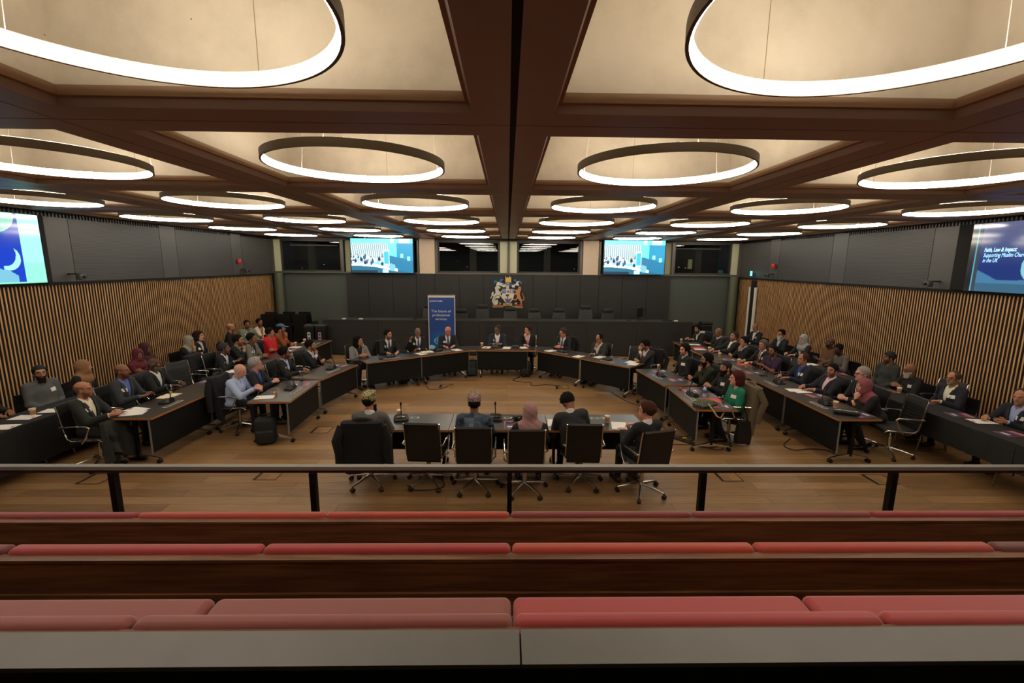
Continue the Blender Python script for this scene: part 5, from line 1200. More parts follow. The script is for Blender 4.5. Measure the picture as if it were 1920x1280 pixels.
PP['Z5'] = person(*push(3.12, 10.06, 1.05), -150, -178, 'brow', 'tan', ('curly', HB_), ('jacket', (58, 60, 64)), 'black haired man in grey suit hiding his face in his hand', beard=(1, HB_), shirt=(216, 216, 216), pitch=18, lean=10)
# front row, backs to the camera
PP['F1'] = person(*push(-1.78, 5.72, 1.028), 90, 66, 'table', 'tan', ('crop', HB_), ('coat', (92, 88, 86)), 'man in patterned gold cap and grey jacket, seen from behind', beard=(2, HB_), cover=('kufi', 'GOLD'), fat=.03, nochair=True, lean=6)
PP['F2'] = person(*push(-.42, 5.65, 1.028), 90, 92, 'table', 'brown', ('crop', HB_), ('shirt', 'CHECK'), 'man in pale cap and blue checked shirt, seen from behind', cover=('kufi', 'PALE'), fat=.035, nochair=True, lean=4)
PP['F3'] = person(*push(.28, 5.26, 1.075), 90, 100, 'table', 'tan', ('hijab', (156, 118, 116)), ('coat', BLK), 'woman in dusty mauve headscarf, seen from behind', nochair=True, lean=4, pitch=6, shirt=(30, 30, 30))
PP['F4'] = person(*push(.80, 5.69, 1.075), 95, 118, 'write', 'brown', ('curly', HB_), ('jacket', (48, 52, 58)), 'man in dark grey suit bowing his head over the table, from behind', nochair=True, lean=16, pitch=64, side=-9, fat=.03)
PP['F5'] = person(*push(1.73, 5.37, 1.05), 112, 150, 'write', 'pink', ('short', (62, 38, 26)), ('jacket', (26, 28, 32)), 'brown haired man in glasses and black suit, right end of front row', glasses=1, nochair=True, lean=6, shirt=(220, 220, 226))
# inner right
PP['R1'] = sit(3.79, 9.47, 186, 196, 'lap', 'pink', ('curly', (24, 18, 16)), ('sweater', (24, 24, 26)), 'curly haired man in black jumper and blue collar, right inner row', root_x=3.8, beard=(1, (30, 22, 18)), collar=True, shirt=(160, 172, 196), badge=-1)
PP['R2'] = sit(3.82, 8.45, 182, 172, 'chinl', 'tan', ('curly', HB_), ('sweater', (52, 58, 34)), 'bearded man in olive green sweater and glasses, right inner row', root_x=3.92, beard=(2, HB_), glasses=1, lean=4)
PP['R3'] = sit(3.88, 7.80, 182, 194, 'clasp', 'tan', ('crop', HB_), ('sweater', (20, 20, 22)), 'bearded man in black knitted cap and black top, right inner row', root_x=3.98, beard=(2, HB_), cover=('beanie', (18, 18, 20)), badge=-1, fat=.04)
PP['R4'] = sit(3.60, 6.86, 178, 166, 'lap', 'pink', ('bob', (72, 30, 26)), ('sweater', (12, 112, 84)), 'auburn haired woman in bright green cardigan, right inner row', root_x=3.92, badge=-1, lean=2, legs='tuck', trousers=(26, 28, 36), fat=.01)
# outer right row
PP['O1'] = sit(5.39, 12.62, 190, 200, 'table', 'tan', ('swept', HB_), ('jacket', (28, 32, 38)), 'bearded man in navy jacket before the white ring emblem, far right', root_x=RO, beard=(2, (70, 66, 62)), shirt=(212, 210, 190), lean=14, pitch=8)
PP['O2'] = sit(5.72, 12.06, 190, 200, 'phone', 'brown', ('bald', HG), ('sweater', (36, 36, 38)), 'bald man in dark sweater and pink collar, outer right row', root_x=RO, collar=True, shirt=(214, 200, 214), pitch=10)
PP['O3'] = sit(5.80, 11.36, 186, 196, 'table', 'tan', ('short', (50, 46, 44)), ('jacket', (32, 32, 34)), 'man leaning back in black blazer and open white shirt, outer right row', root_x=RO, beard=(1, (90, 84, 78)), shirt=(232, 228, 216), badge=-1, lean=-10, pitch=-14)
PP['O4'] = sit(5.65, 10.57, 184, 188, 'chinl', 'tan', ('short', HB_), ('jacket', (28, 30, 34)), 'man in dark suit and pale blue shirt, hand at mouth, outer right', root_x=RO, shirt=(176, 190, 216), badge=-1, lean=2)
PP['O5'] = sit(5.84, 10.10, 184, 202, 'table', 'tan', ('short', (92, 88, 84)), ('jacket', (28, 28, 28)), 'grey haired man in black suit and striped tie, outer right row', root_x=RO, shirt=(226, 224, 218), tie=(104, 66, 40), badge=-1)
PP['O6'] = sit(5.66, 9.38, 190, 196, 'phone', 'brown', ('crop', HB_), ('polo', (64, 36, 78)), 'man in dark purple polo shirt holding a phone, outer right row', root_x=RO, beard=(1, HB_), short=True, fat=.035)
PP['O7'] = sit(5.76, 8.55, 180, 184, 'table', 'tan', ('thin', (70, 50, 40)), ('jacket', (30, 36, 50)), 'man in navy quilted jacket over a blue top, outer right row', root_x=RO, shirt=(38, 64, 138), badge=-1, fat=.02)
PP['O8'] = sit(5.67, 7.61, 182, 198, 'table', 'tan', ('crop', HB_), ('jacket', (28, 30, 42)), 'man in pink shirt and navy blazer leaning back, outer right row', root_x=6.0, beard=(1, HB_), shirt=(214, 180, 190), lean=-4, fat=.05)
PP['O9'] = sit(6.0, 7.36, 176, 172, 'clasp', 'pink', ('crop', (140, 136, 130)), ('jacket', (32, 32, 34)), 'grey cropped man in black glasses and black jacket, outer right row', root_x=6.0, glasses=1, shirt=(206, 210, 216), lean=8)
PP['O10'] = sit(5.41, 6.57, 178, 178, 'chinl', 'pink', ('hijab', (132, 70, 78)), ('coat', (22, 22, 25)), 'woman in rose headscarf leaning forward, chin on hand, outer right', root_x=5.98, shirt=(24, 24, 26), badge=-1, lean=24, legs='tuck', nochair=True)
# right wall
PP['W1'] = sit(7.27, 13.04, 190, 204, 'table', 'brown', ('bald', HG), ('jacket', (24, 26, 30)), 'bald grey bearded man in dark suit by the white door jambs', root_x=RW, beard=(1, (150, 146, 140)), glasses=2, shirt=(210, 212, 216), badge=-1, pitch=14)
PP['W2'] = sit(7.29, 11.81, 190, 202, 'table', 'tan', ('short', HB_), ('jacket', (26, 30, 38)), 'man in glasses with grey beard behind a laptop, right wall', root_x=RW, beard=(2, (176, 172, 168)), glasses=1, shirt=(166, 178, 200))
PP['W3'] = sit(7.34, 10.96, 188, 196, 'table', 'olive', ('hijab', (146, 146, 148)), ('coat', (28, 28, 30)), 'woman in light grey headscarf typing by the right wall', root_x=RW, shirt=(190, 190, 190))
PP['W4'] = sit(7.66, 10.47, 190, 178, 'cross', 'dark', ('bald', HB_), ('sweater', (96, 66, 44)), 'bald man in brown gilet looking upward, right wall', root_x=RW, beard=(1, HB_), pitch=-12)
PP['W5'] = sit(7.25, 9.63, 186, 192, 'table', 'dark', ('crop', HB_), ('sweater', (92, 86, 82)), 'man in grey brown overshirt reading papers, right wall', root_x=RW, beard=(1, HB_), glasses=1, lean=12, pitch=16)
PP['W6'] = sit(7.64, 8.76, 184, 166, 'lap', 'brown', ('crop', HB_), ('hoodie', (66, 70, 72)), 'bearded man in black cap and dark grey hoodie, right wall', root_x=RW, beard=(1, HB_), cover=('beanie', (20, 20, 22)), hood=True, fat=.03)
PP['W7'] = sit(7.01, 7.57, 182, 176, 'clasp', 'brown', ('bald', (110, 90, 70)), ('coat', (24, 24, 26)), 'man with grey goatee and glasses in black coat, right wall', root_x=RW, beard=(2, (170, 160, 150)), glasses=1, badge=-1, shirt=(34, 34, 36), lean=10, pitch=4)
PP['W8'] = sit(7.29, 7.08, 184, 190, 'hip', 'tan', ('thin', (84, 66, 52)), ('jacket', (28, 34, 50)), 'man in glasses, navy blazer and cream shirt, right wall', root_x=RW, glasses=1, shirt=(216, 214, 186), badge=-1, beard=(1, (140, 130, 122)), fat=.035)
PP['W9'] = sit(7.19, 6.00, 186, 200, 'glass', 'tan', ('thin', (60, 52, 46)), ('jacket', (26, 32, 48)), 'man in navy jacket and pale blue shirt at the right picture edge', root_x=RW, shirt=(150, 166, 210), beard=(1, (120, 112, 104)), badge=-1)
PP['edge'] = sit(-7.70, 6.45, 0, 20, 'table', 'brown', ('short', HB_), ('sweater', (24, 24, 26)), 'person in black sleeve mostly cut off at the left picture edge', root_x=7.6)

# extra details on some people
def boxchild(pid, name, pts_fn, mat): pass
# chairs of the front row and the empty chairs
for x, y, a, lb in ((-1.86, 5.88, 93, 'front row chair hung with a long black coat, leftmost'), (-1.07, 5.88, 86, 'empty front row chair second from the left'), (-.42, 5.74, 90, 'front row chair of the man in the checked shirt'),
                    (.24, 5.66, 92, 'front row chair of the woman in the mauve headscarf'), (1.02, 5.86, 88, 'front row chair of the man bowing his head'), (1.80, 5.62, 106, 'rightmost front row chair, turned slightly left')):
    chair(x, y, a, 'black chair seen from behind, ' + lb, 'front row conference chairs')
for x, y, a, lb in ((-6.38, 8.98, -18, 'empty ribbed black chair at the outer left row beside the man in navy'), (3.02, 10.85, -140, 'empty ribbed dark chair between the two grey suited men, back right'),
                    (6.20, 6.86, 172, 'ribbed black chair behind the woman in rose headscarf who leans forward'), (7.75, 7.75, 190, 'empty dark chair against the right wall beside the man in cream shirt'), (-6.55, 9.85, 5, 'chair with a dark coat beside the empty ribbed chair, outer left')):
    chair(x, y, a, lb, 'empty conference chairs')

# ------------------------------------------------------------------ coats and bags
def coat(x, y, ang, zt, zb, wt, wb, rgb, label, name='hanging_coat', th=.07, seed=1, bump=.02):
    rnd = random.Random(seed); rz = math.radians(ang - 90); n = 40; rings = []
    for k, t in enumerate([0, .03, .1, .25, .45, .7, .9, 1.0]):
        z = zt + (zb - zt) * t; hw_ = (wt + (wb - wt) * t) / 2; d = th * (.5 if k == 0 else 1) + .03 * t; rg = []
        if k == 0: hw_ *= .9
        for i in range(n):
            a = 2 * PI * i / n; cx, cy = math.cos(a), math.sin(a)
            px = hw_ * (abs(cx) ** .5) * (1 if cx > 0 else -1); py = d * (abs(cy) ** .6) * (1 if cy > 0 else -1)
            wv = bump * t * math.sin(a * 7 + seed) ; zz = z + (.09 * t * math.sin(a * 3 + seed * 2) if k > 5 else 0)
            rg.append((px, py + wv - .19 * (z - .6) * 1.0 - .25, zz))
        rings.append(rg)
    q = MB().loft(rings); rgb = dk(rgb); m = M('coat cloth %d %d %d' % rgb, rgb, .9, noise=.08, nscale=30)
    o = q.build(name, m, None, True, category='coat', label=label); o.location = (x, y, 0); o.rotation_euler = (0, 0, rz)
    if zt > .9:
        for sx in (-1, 1):
            a = [(sx * wt * .5, -.33, zt - .07), (sx * (wt * .5 + .05), -.36 + .04 * sx, zt - .25), (sx * (wt * .5 + .045), -.33, zt - .45), (sx * (wt * .5 + .06), -.30, max(zt - .6, zb))]
            MB().tube(a, [.05, .06, .055, .05], 10).build('sleeve', m, o, True)
        MB().tube([(-.12, -.31, zt - .01), (-.05, -.345, zt + .015), (.05, -.345, zt + .015), (.12, -.31, zt - .01)], [.02, .03, .03, .02], 8).build('collar', m, o, True)
    return o
def coat_on(pid, zb, wt, wb, rgb, label, **k):
    p = PP[pid]; a = math.radians(p['ang']); return coat(p['x'] + .09 * math.cos(a), p['y'] + .09 * math.sin(a), p['ang'], 1.02, zb, wt, wb, rgb, label, **k)
coat(-1.86, 5.88, 93, 1.02, .36, .52, .68, (14, 18, 22), 'long black coat draped over the leftmost front row chair', th=.085, seed=2)
coat_on('U', .32, .5, .54, (22, 26, 32), 'dark navy coat hanging on the chair of the man in pale blue shirt', th=.075, seed=5)
coat_on('R4', .30, .52, .66, (92, 80, 60), 'khaki parka draped over the chair of the woman in green', th=.085, seed=7, bump=.03)
coat(-6.55, 9.85, 5, 1.0, .5, .5, .56, (24, 28, 36), 'dark padded coat on the chair beside the empty ribbed chair', th=.08, seed=3)
coat_on('Z3', .45, .5, .54, (20, 24, 32), 'dark coat on the chair behind the man in the grey tie', th=.07, seed=4)
coat_on('Z5', .45, .48, .54, (24, 26, 32), 'dark coat on the chair behind the man hiding his face', th=.07, seed=6)
coat_on('R1', .45, .5, .55, (18, 20, 22), 'black coat on the chair of the man in the black jumper', th=.07, seed=8)
coat_on('R2', .45, .5, .55, (28, 30, 34), 'dark coat on the chair of the man in the olive sweater', th=.07, seed=9)
coat_on('W', .5, .52, .56, (22, 22, 24), 'black coat on the chair of the young man in tie', th=.07, seed=10)
o = coat(PP['C']['x'] + .60, PP['C']['y'] - .02, 0, .72, .2, .34, .44, (62, 64, 64), 'dark grey wool coat hanging from the lap of the nearest left man', th=.06, seed=12, bump=.045)

def backpack(x, y, rz, rgb, label, s=1.0, lie=0):
    r = empty('backpack', (x, y, 0), rz, label=label, category='bag', group=None); m = M('bag %d %d %d' % rgb, rgb, .7, noise=.1, nscale=20)
    q = MB(); q.rbox((-.16 * s, -.1 * s, 0.0), (.16 * s, .1 * s, .46 * s), .07 * s, 4); q.build('bag_body', m, r, True)
    q = MB(); q.rbox((-.13 * s, -.15 * s, .04 * s), (.13 * s, -.08 * s, .26 * s), .03 * s, 3); q.build('front_pocket', m, r, True)
    q = MB(); q.tube([(-.04 * s, 0, .45 * s), (-.03 * s, 0, .5 * s), (.03 * s, 0, .5 * s), (.04 * s, 0, .45 * s)], .009, 6); q.build('handle', BLACKPL, r)
    for sx in (-1, 1):
        q = MB(); q.tube([(sx * .09 * s, .09 * s, .42 * s), (sx * .11 * s, .16 * s, .3 * s), (sx * .11 * s, .15 * s, .12 * s), (sx * .1 * s, .09 * s, .05 * s)], .014, 6); q.build('strap', BLACKPL, r)
    return r
backpack(-4.02, 7.28, .3, (26, 27, 28), 'black backpack standing on the floor at the left inner table', 1.0)
backpack(-.95, 12.0, .1, (20, 44, 42), 'dark green backpack on the floor left of the centre back table', .95)
backpack(.50, 11.95, -.2, (20, 20, 20), 'black bulky bag on the floor under the centre back table', .9)
backpack(2.05, 11.3, .5, (20, 20, 22), 'black bag under the angled table at the back right', .6)
backpack(-4.05, 10.3, .2, (24, 24, 24), 'small black bag on the floor beside the left angled tables', .5)
backpack(-2.6, 11.15, .5, (22, 22, 22), 'black bag between chairs under the back left table', .6)
r = empty('tote_bag', (PP['R4']['x'] - .02, PP['R4']['y'] - .33, 0), .3, label='black tote bag hanging from the chair arm of the woman in green', category='bag')
q = MB(); q.loft([[(-.15, -.03, .10), (.15, -.03, .06), (.15, .03, .06), (-.15, .03, .10)], [(-.14, -.05, .2), (.14, -.05, .2), (.14, .05, .2), (-.14, .05, .2)], [(-.13, -.02, .44), (.13, -.02, .46), (.13, .02, .46), (-.13, .02, .44)]]); q.build('bag_body', BLACKFAB, r)
for sx in (-1, 1):
    q = MB(); q.tube([(sx * .08, 0, .44), (sx * .05, .01, .56), (sx * .01, .04, .70)], .01, 6); q.build('strap', BLACKPL, r)
q = MB(); q.box((.125, -.032, .33), (.142, -.01, .38)); q.build('tag', M('pink red tag', (200, 40, 70), .5), r)
r = empty('shoulder_bag', (3.24, 7.08, .741), .5, label='patterned green grey shoulder bag with beige strap on the right inner table', category='bag')
q = MB(); q.loft([[(-.17, -.10, 0), (.17, -.10, 0), (.17, .10, 0), (-.17, .10, 0)], [(-.19, -.12, .04), (.19, -.11, .03), (.18, .12, .05), (-.18, .11, .04)], [(-.13, -.07, .10), (.1, -.06, .085), (.12, .06, .09), (-.1, .07, .11)]]); q.build('bag_body', pattern_mat('patterned bag cloth', (120, 122, 96), (52, 58, 50), 60), r, True)
q = MB(); q.tube([(.12, -.05, .09), (.2, -.14, .05), (.18, -.24, -.05), (.05, -.27, -.14), (-.03, -.26, -.10), (-.06, -.2, -.01), (-.04, -.09, .06)], .012, 6); q.build('strap', M('beige strap', (190, 166, 120), .7), r)
r = empty('water_bottle', (3.44, 7.57, .741), label='clear plastic water bottle with blue cap on the right inner table', category='bottle')
q = MB(); q.lathe([(.001, 0), (.03, 0), (.032, .02), (.032, .06), (.029, .07), (.032, .08), (.032, .14), (.02, .175), (.012, .19), (.001, .191)], (0, 0, 0), 16); q.build('bottle_body', M('pale plastic', (176, 190, 206), .15, spec=.8), r, True)
q = MB(); q.lathe([(.033, .07), (.033, .13)], (0, 0, 0), 16); q.build('bottle_label', M('blue label', (70, 96, 160), .5), r, True)
q = MB(); q.lathe([(.001, .19), (.014, .19), (.014, .21), (.001, .211)], (0, 0, 0), 12); q.build('cap', M('blue cap', (40, 50, 160), .4), r, True)

# ------------------------------------------------------------------ things on the tables
SURF = [(x, y, math.radians(a - 90), TL / 2, TD / 2, .7405, lb.replace(' nearest the camera', ' nearest').split(', before')[0]) for x, y, a, lb in TABS]
short = {0: 'front left table', 1: 'front centre table', 2: 'front right table', 3: 'nearest left inner table', 4: 'second left inner table', 5: 'first angled table, back left', 6: 'second angled table, back left', 7: 'centre back table', 8: 'first angled table, back right', 9: 'second angled table, back right', 10: 'second right inner table', 11: 'nearest right inner table'}
ordn = ['nearest', 'second', 'third', 'fourth', 'farthest']
for k in range(5): short[12 + k] = ordn[k] + ' outer left table'; short[17 + k] = ordn[k] + ' outer right table'
SURF = [s[:6] + (short[i],) for i, s in enumerate(SURF)]
for k in range(5):
    y0 = 5.0 + k * 1.62 - (0 if k else 1.0); y1 = 5.0 + (k + 1) * 1.62; SURF.append((-7.01, (y0 + y1) / 2, PI / 2, (y1 - y0) / 2, .29, .7395, ordn[k] + ' left wall table'))
    SURF.append((6.97, 3.9 + k * 1.62 + .8, -PI / 2, .8, .29, .7395, ordn[k] + ' right wall table'))
SURF.append((6.97, 12.45, -PI / 2, .45, .29, .7395, 'end right wall table'))
def on_table(px, py, mx=.10, my=.12):
    best = None
    for i, s in enumerate(SURF):
        c, sn = math.cos(-s[2]), math.sin(-s[2]); dx, dy = px - s[0], py - s[1]; lx, ly = c * dx - sn * dy, sn * dx + c * dy
        cx = max(-s[3] + mx, min(s[3] - mx, lx)); cy = max(-s[4] + my, min(s[4] - my, ly)); e = math.hypot(lx - cx, ly - cy)
        if best is None or e < best[0]: best = (e, i, cx, cy)
    e, i, cx, cy = best; s = SURF[i]; c, sn = math.cos(s[2]), math.sin(s[2])
    return s[0] + c * cx - sn * cy, s[1] + sn * cx + c * cy, s[5], s[2], s[6], i
def scatter(name, protofn, spots, what, cat, group, mx=.1, my=.12, rot=None, dz=0.0, seed=0):
    rnd = random.Random(seed); per = {}; pl = []
    for sp in spots:
        p = on_table(sp[0], sp[1], mx, my); pl.append(p); per.setdefault(p[5], []).append(p)
    proto = None
    for sp, p in zip(spots, pl):
        same = sorted(per[p[5]], key=lambda q: q[1]); k = same.index(p); n = len(same)
        suffix = '' if n == 1 else (', ' + (['nearer', 'farther'][k] if n == 2 else ['nearest', 'middle', 'farther', 'farthest'][min(k, 3)]) + ' of %s' % ['', '', 'two', 'three', 'four', 'five'][n])
        rz = p[3] + (rot if rot is not None else 0) + rnd.uniform(-.25, .25) + (sp[2] if len(sp) > 2 else 0)
        tg = dict(label='%s on the %s%s' % (what, p[4], suffix), category=cat, group=group); loc = (p[0], p[1], p[2] + dz + rnd.uniform(0, .0006))
        if proto is None:
            proto = protofn(); proto.location = loc; proto.rotation_euler = (0, 0, rz)
            for a, v in tg.items(): proto[a] = v
        else: copy_tree(proto, loc, rz, **tg)
def mic_proto():
    r = empty('conference_microphone'); r.scale = (1.3, 1.3, 1.15)
    q = MB(); o8 = [(.085, .035), (.06, .065), (-.06, .065), (-.085, .035), (-.08, -.05), (-.05, -.07), (.05, -.07), (.08, -.05)]
    q.loft([[(x, y, 0) for x, y in o8], [(x, y, .018) for x, y in o8], [(x * .85, y * .8, .045 + y * .25) for x, y in o8]]); q.build('microphone_base', M('black glossy plastic', (20, 20, 21), .3), r)
    q = MB(); q.box((-.045, -.03, .04), (.045, .02, .046)); q.build('display', M('dark display', (50, 54, 58), .15), r)
    q = MB(); q.tube([(0, .045, .05), (0, .055, .10), (0, .04, .15), (0, .025, .19)], .006, 7); q.build('gooseneck', BLACKPL, r)
    q = MB(); q.tube([(0, .027, .185), (0, .016, .225)], .011, 8); q.build('microphone_head', BLACKPL, r)
    return r
scatter('mic', mic_proto, [(-5.51, 7.17), (-5.52, 8.57), (-3.91, 8.0), (-3.79, 9.61), (-2.85, 10.9), (-1.81, 11.72), (-0.32, 12.2), (0.24, 12.29), (1.43, 11.63), (2.42, 10.64), (3.19, 9.09), (3.28, 7.68), (5.35, 8.55), (5.32, 7.19), (-1.54, 6.36), (-0.17, 6.39)],
    'black conference microphone', 'microphone', 'conference microphones', .12, .1, 0)
def cup_proto():
    r = empty('paper_cup'); q = MB(); q.lathe([(.001, 0), (.027, 0), (.038, .092), (.001, .092)], (0, 0, 0), 18); q.build('cup_body', WHITE, r, True)
    q = MB(); q.lathe([(.031, .012), (.0375, .078), (.0372, .0785), (.0305, .0125)], (0, 0, 0), 18); q.build('cardboard_sleeve', M('kraft cardboard', (170, 118, 72), .8), r, True)
    q = MB(); q.lathe([(.001, .0915), (.040, .0915), (.041, .1), (.034, .103), (.001, .1025)], (0, 0, 0), 18); q.build('rim', M('cream cup rim', (226, 208, 170), .6), r, True); return r
scatter('cup', cup_proto, [(-6.99, 6.54), (-5.78, 12.29), (-5.77, 12.83), (-0.7, 12.37), (3.33, 9.84), (5.19, 13.24), (5.44, 11.89), (5.35, 11.1), (5.46, 10.35), (5.41, 9.93), (5.36, 7.02), (7.17, 7.89), (1.46, 6.28), (-1.6, 6.52)], 'brown kraft paper coffee cup', 'cup', 'paper coffee cups', .05, .05, seed=3)
def glass_proto(juice=False):
    def f():
        r = empty('drinking_glass'); q = MB(); q.lathe([(.001, 0), (.03, 0), (.035, .1), (.033, .1), (.028, .006), (.001, .006)], (0, 0, 0), 18); q.build('tumbler', DRINKGLASS, r, True)
        if juice: q = MB(); q.lathe([(.001, .007), (.027, .007), (.0295, .05), (.001, .05)], (0, 0, 0), 16); q.build('orange_juice', M('orange juice', (236, 168, 30), .3), r, True)
        return r
    return f
scatter('g', glass_proto(), [(-5.74, 8.37), (-3.95, 8.56), (5.38, 9.08)], 'clear empty tumbler', 'glass', 'clear tumblers', .05, .05, seed=4)
scatter('g', glass_proto(True), [(-5.77, 7.62), (-3.99, 7.61)], 'tumbler of orange juice', 'glass', 'tumblers of orange juice', .05, .05, seed=4)
def sheet_proto(nm, mat, w_=.21, h_=.297, extra=None, t=.002):
    def f():
        r = empty(nm); q = MB(); q.box((-w_ / 2, -h_ / 2, 0), (w_ / 2, h_ / 2, t)); q.build('sheet', mat, r)
        if extra: extra(r, t)
        return r
    return f
def red_mark(r, t): q = MB(); q.box((-.03, -.13, t), (.02, -.1, t + .0006)); q.build('printed_mark', M('red blue print', (150, 70, 80), .7), r)
scatter('paper', sheet_proto('paper_sheet', WHITE, extra=red_mark), [(-7.0, 6.43), (-6.89, 6.69), (-6.85, 6.03), (-5.69, 6.79), (-5.60, 6.62, .1), (-4.12, 7.47), (-5.8, 9.34), (-5.72, 9.2, .3), (-5.98, 11.55), (-6.05, 12.08), (-5.9, 12.83), (-2.19, 11.27), (-1.33, 11.81), (-0.56, 12.2), (-0.01, 12.17), (0.45, 12.2), (1.15, 11.77), (1.76, 11.02), (2.29, 10.97), (2.93, 10.4), (2.92, 10.2), (0.67, 6.25), (1.6, 6.14), (5.27, 12.04), (5.43, 12.83), (5.34, 8.02), (7.1, 10.3), (7.1, 6.35), (5.4, 7.95)],
    'white printed paper sheet', 'paper', 'white paper sheets on the tables', .12, .16, seed=5)
def purple_print(r, t):
    for k, (c, a) in enumerate((((60, 46, 84), (-.1, -.14, .1, .05)), ((172, 70, 96), (-.1, .05, .1, .1)), ((206, 200, 210), (-.06, -.1, .05, -.05)))):
        q = MB(); q.box((a[0], a[1], t), (a[2], a[3], t + .0004 + .0003 * k)); q.build('printed_area', M('print %d' % k, c, .5), r)
scatter('leaf', sheet_proto('leaflet', M('leaflet paper', (168, 120, 130), .45), extra=purple_print), [(-3.86, 8.3), (-3.71, 9.9), (-5.75, 8.42), (0.07, 6.16), (5.29, 9.4), (5.42, 10.72), (3.3, 9.5), (3.4, 8.75), (3.5, 7.05), (3.37, 7.96), (5.53, 7.78), (5.49, 6.64), (7.1, 9.33), (7.1, 7.3), (7.05, 6.64), (6.98, 5.85), (7.01, 7.98), (-7.1, 7.79), (-5.92, 11.9)],
    'dark purple and pink leaflet', 'leaflet', 'colour printed leaflets on the tables', .13, .17, seed=6)
scatter('red', sheet_proto('red_folder', M('red folder card', (206, 62, 70), .6)), [(3.49, 7.40), (5.34, 12.37), (5.5, 10.2)], 'red card folder', 'folder', 'red folders', .12, .16, seed=7)
scatter('ph', sheet_proto('mobile_phone', M('black phone glass', (20, 20, 24), .15), .075, .15, t=.009), [(-3.0, 10.6), (5.5, 7.40), (5.35, 9.16), (-2.62, 11.35), (3.45, 9.75)], 'black mobile phone', 'phone', 'phones on the tables', .08, .08, seed=8)
def book():
    r = empty('open_notebook'); q = MB(); q.rbox((-.16, -.12, 0), (.16, .12, .006), .003, 1); q.build('cover', BLACKPL, r)
    for sx in (-1, 1):
        q = MB(); q.loft([[(sx * .002, -.115, .006), (sx * .155, -.115, .006), (sx * .155, -.115, .012), (sx * .05, -.115, .022), (sx * .002, -.115, .016)], [(sx * .002, .115, .006), (sx * .155, .115, .006), (sx * .155, .115, .012), (sx * .05, .115, .022), (sx * .002, .115, .016)]]); q.build('page_block', CREAMP, r)
    return r
scatter('book', book, [(-5.75, 7.50), (-2.05, 11.45)], 'open cream paged notebook', 'notebook', 'open notebooks', .18, .15, seed=9)
def laptop(x, y, rz, rgb, label):
    r = empty('laptop', (x, y, .741), rz, label=label, category='laptop'); m = M('laptop %d %d %d' % rgb, rgb, .35, metal=.3)
    q = MB(); q.rbox((-.16, -.11, 0), (.16, .11, .016), .005, 1); q.build('keyboard_base', m, r)
    q = MB(); q.loft([[(-.16, .11, .012), (.16, .11, .012), (.16, .118, .014), (-.16, .118, .014)], [(-.16, .18, .21), (.16, .18, .21), (.16, .187, .21), (-.16, .187, .21)]]); q.build('lid', m, r)
laptop(7.02, 11.75, -PI / 2 + PI, (96, 74, 62), 'bronze laptop open before the man with the grey beard'); laptop(7.0, 11.05, -PI / 2 + PI, (24, 24, 26), 'black laptop open before the woman in light grey headscarf')
r = empty('camera_bag', (.16, 6.34, .741), .4, label='black camera with coiled strap before the woman in mauve headscarf', category='camera')
q = MB(); q.rbox((-.06, -.04, 0), (.06, .04, .08), .015, 2); q.build('camera_body', BLACKPL, r); q = MB(); q.tube([(0, -.04, .04), (0, -.09, .04)], .03, 12); q.build('lens', BLACKPL, r); q = MB(); q.tube([(-.06, 0, .05), (-.14, .02, .02), (-.2, -.04, .01), (-.12, -.07, .008), (-.05, -.05, .01)], .006, 5); q.build('strap', BLACKPL, r)
r = empty('pencil_case', (5.27, 6.66, .741), -.5, label='black zipped case lying beside the coffee cup, nearest outer right table', category='case')
q = MB(); q.rbox((-.17, -.06, 0), (.17, .06, .06), .02, 3); q.build('case_body', BLACKFAB, r, True); q = MB(); q.tube([(-.16, 0, .061), (.16, 0, .061)], .003, 5); q.build('zip', CHROME, r)
q = MB(); q.rbox((-.12, -.08, 0), (.12, .08, .04), .02, 3); o = q.build('gloves', BLACKFAB, None, True, category='gloves', label='dark gloves lying at the corner of the angled back left table'); o.location = (-3.55, 10.37, .741)
q = MB(); q.rbox((-.03, -.022, 0), (.03, .022, .03), .01, 2); o = q.build('red_pouch', M('red plastic', (200, 30, 34), .4), None, category='pouch', label='tiny red pouch on the nearest right inner table'); o.location = (3.2, 8.05, .741)
q = MB(); q.rbox((-.045, -.03, 0), (.045, .03, .03), .012, 3); o = q.build('pastry', M('golden pastry', (206, 150, 60), .7), None, True, category='food', label='small golden pastry beside the cup on the centre back table'); o.location = (-.58, 12.12, .741)

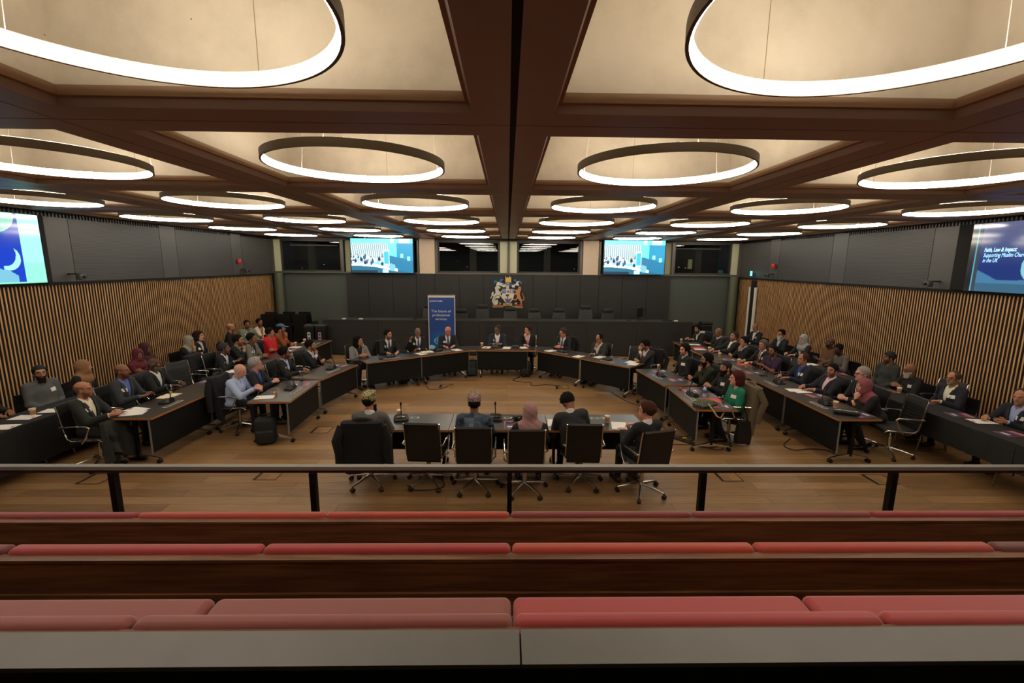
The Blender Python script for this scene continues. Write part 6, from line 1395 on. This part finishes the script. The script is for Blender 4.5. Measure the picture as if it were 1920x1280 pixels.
# ------------------------------------------------------------------ cables and floor clutter
def cable(pts, label, rad=.006):
    P = [Vector((x, y, rad)) for x, y in pts]; out = []
    for i in range(len(P) - 1):
        p0, p1, p2, p3 = P[max(i - 1, 0)], P[i], P[i + 1], P[min(i + 2, len(P) - 1)]
        for t in (0, .25, .5, .75): out.append(.5 * ((2 * p1) + (p2 - p0) * t + (2 * p0 - 5 * p1 + 4 * p2 - p3) * t * t + (3 * p1 - p0 - 3 * p2 + p3) * t ** 3))
    out.append(P[-1]); MB().tube(out, rad, 6).build('cable', BLACKPL, None, True, category='cable', label=label)
cable([(.35, 11.85), (.15, 11.5), (.4, 11.3), (.62, 11.25), (.6, 11.0), (.75, 10.95), (.95, 11.05), (1.15, 11.0), (1.33, 10.9)], 'black cable winding from the centre back table to the yellow floor box', .009)
cable([(2.5, 10.4), (2.6, 9.9), (2.75, 9.5), (3.0, 9.3), (3.15, 9.1)], 'black cable curving along the floor by the right angled tables', .008)
cable([(3.2, 8.6), (2.95, 8.2), (3.0, 7.7), (3.25, 7.5), (3.1, 7.25), (3.35, 7.1), (3.6, 7.2), (3.5, 7.4)], 'tangled black cable beside the nearest right inner table', .008)
cable([(3.4, 7.7), (2.85, 7.45), (2.8, 7.25), (3.2, 7.2), (3.5, 7.0), (3.7, 7.2)], 'looped black cable before the nearest right inner table', .007)
cable([(5.0, 7.5), (4.7, 7.2), (4.75, 7.0), (5.05, 7.05), (5.3, 7.0), (5.35, 6.75), (5.6, 6.9)], 'black cable under the nearest outer right table', .008)
cable([(-2.0, 10.9), (-1.85, 10.6), (-1.6, 10.65), (-1.5, 10.8), (-1.35, 11.1)], 'black cable under the back left tables', .007)
cable([(-1.3, 6.3), (-1.2, 6.0), (-1.0, 6.1), (-.85, 5.75), (-1.2, 5.65), (-1.35, 5.8)], 'black cable looping under the empty front row chair', .008)
q = MB(); q.rbox((-.2, -.03, 0), (.2, .03, .04), .008, 1); o = q.build('power_strip', BLACKPL, None, category='power strip', label='black power strip with yellow plug by the right inner table'); o.location = (3.05, 7.38, 0); o.rotation_euler = (0, 0, -.9)
q = MB(); q.rbox((-.03, -.02, 0), (.03, .02, .03), .008, 1); o = q.build('yellow_plug', M('yellow plug', (214, 180, 30), .5), None, category='plug', label='yellow plug beside the black power strip'); o.location = (3.13, 7.5, 0)
q = MB(); q.rbox((-.03, -.02, 0), (.03, .02, .02), .006, 1); o = q.build('yellow_plug', M('yellow plug'), None, category='plug', label='small yellow plug in the floor box at the back'); o.location = (1.42, 10.85, .004)
# the tilted table foot bar standing between two front chairs
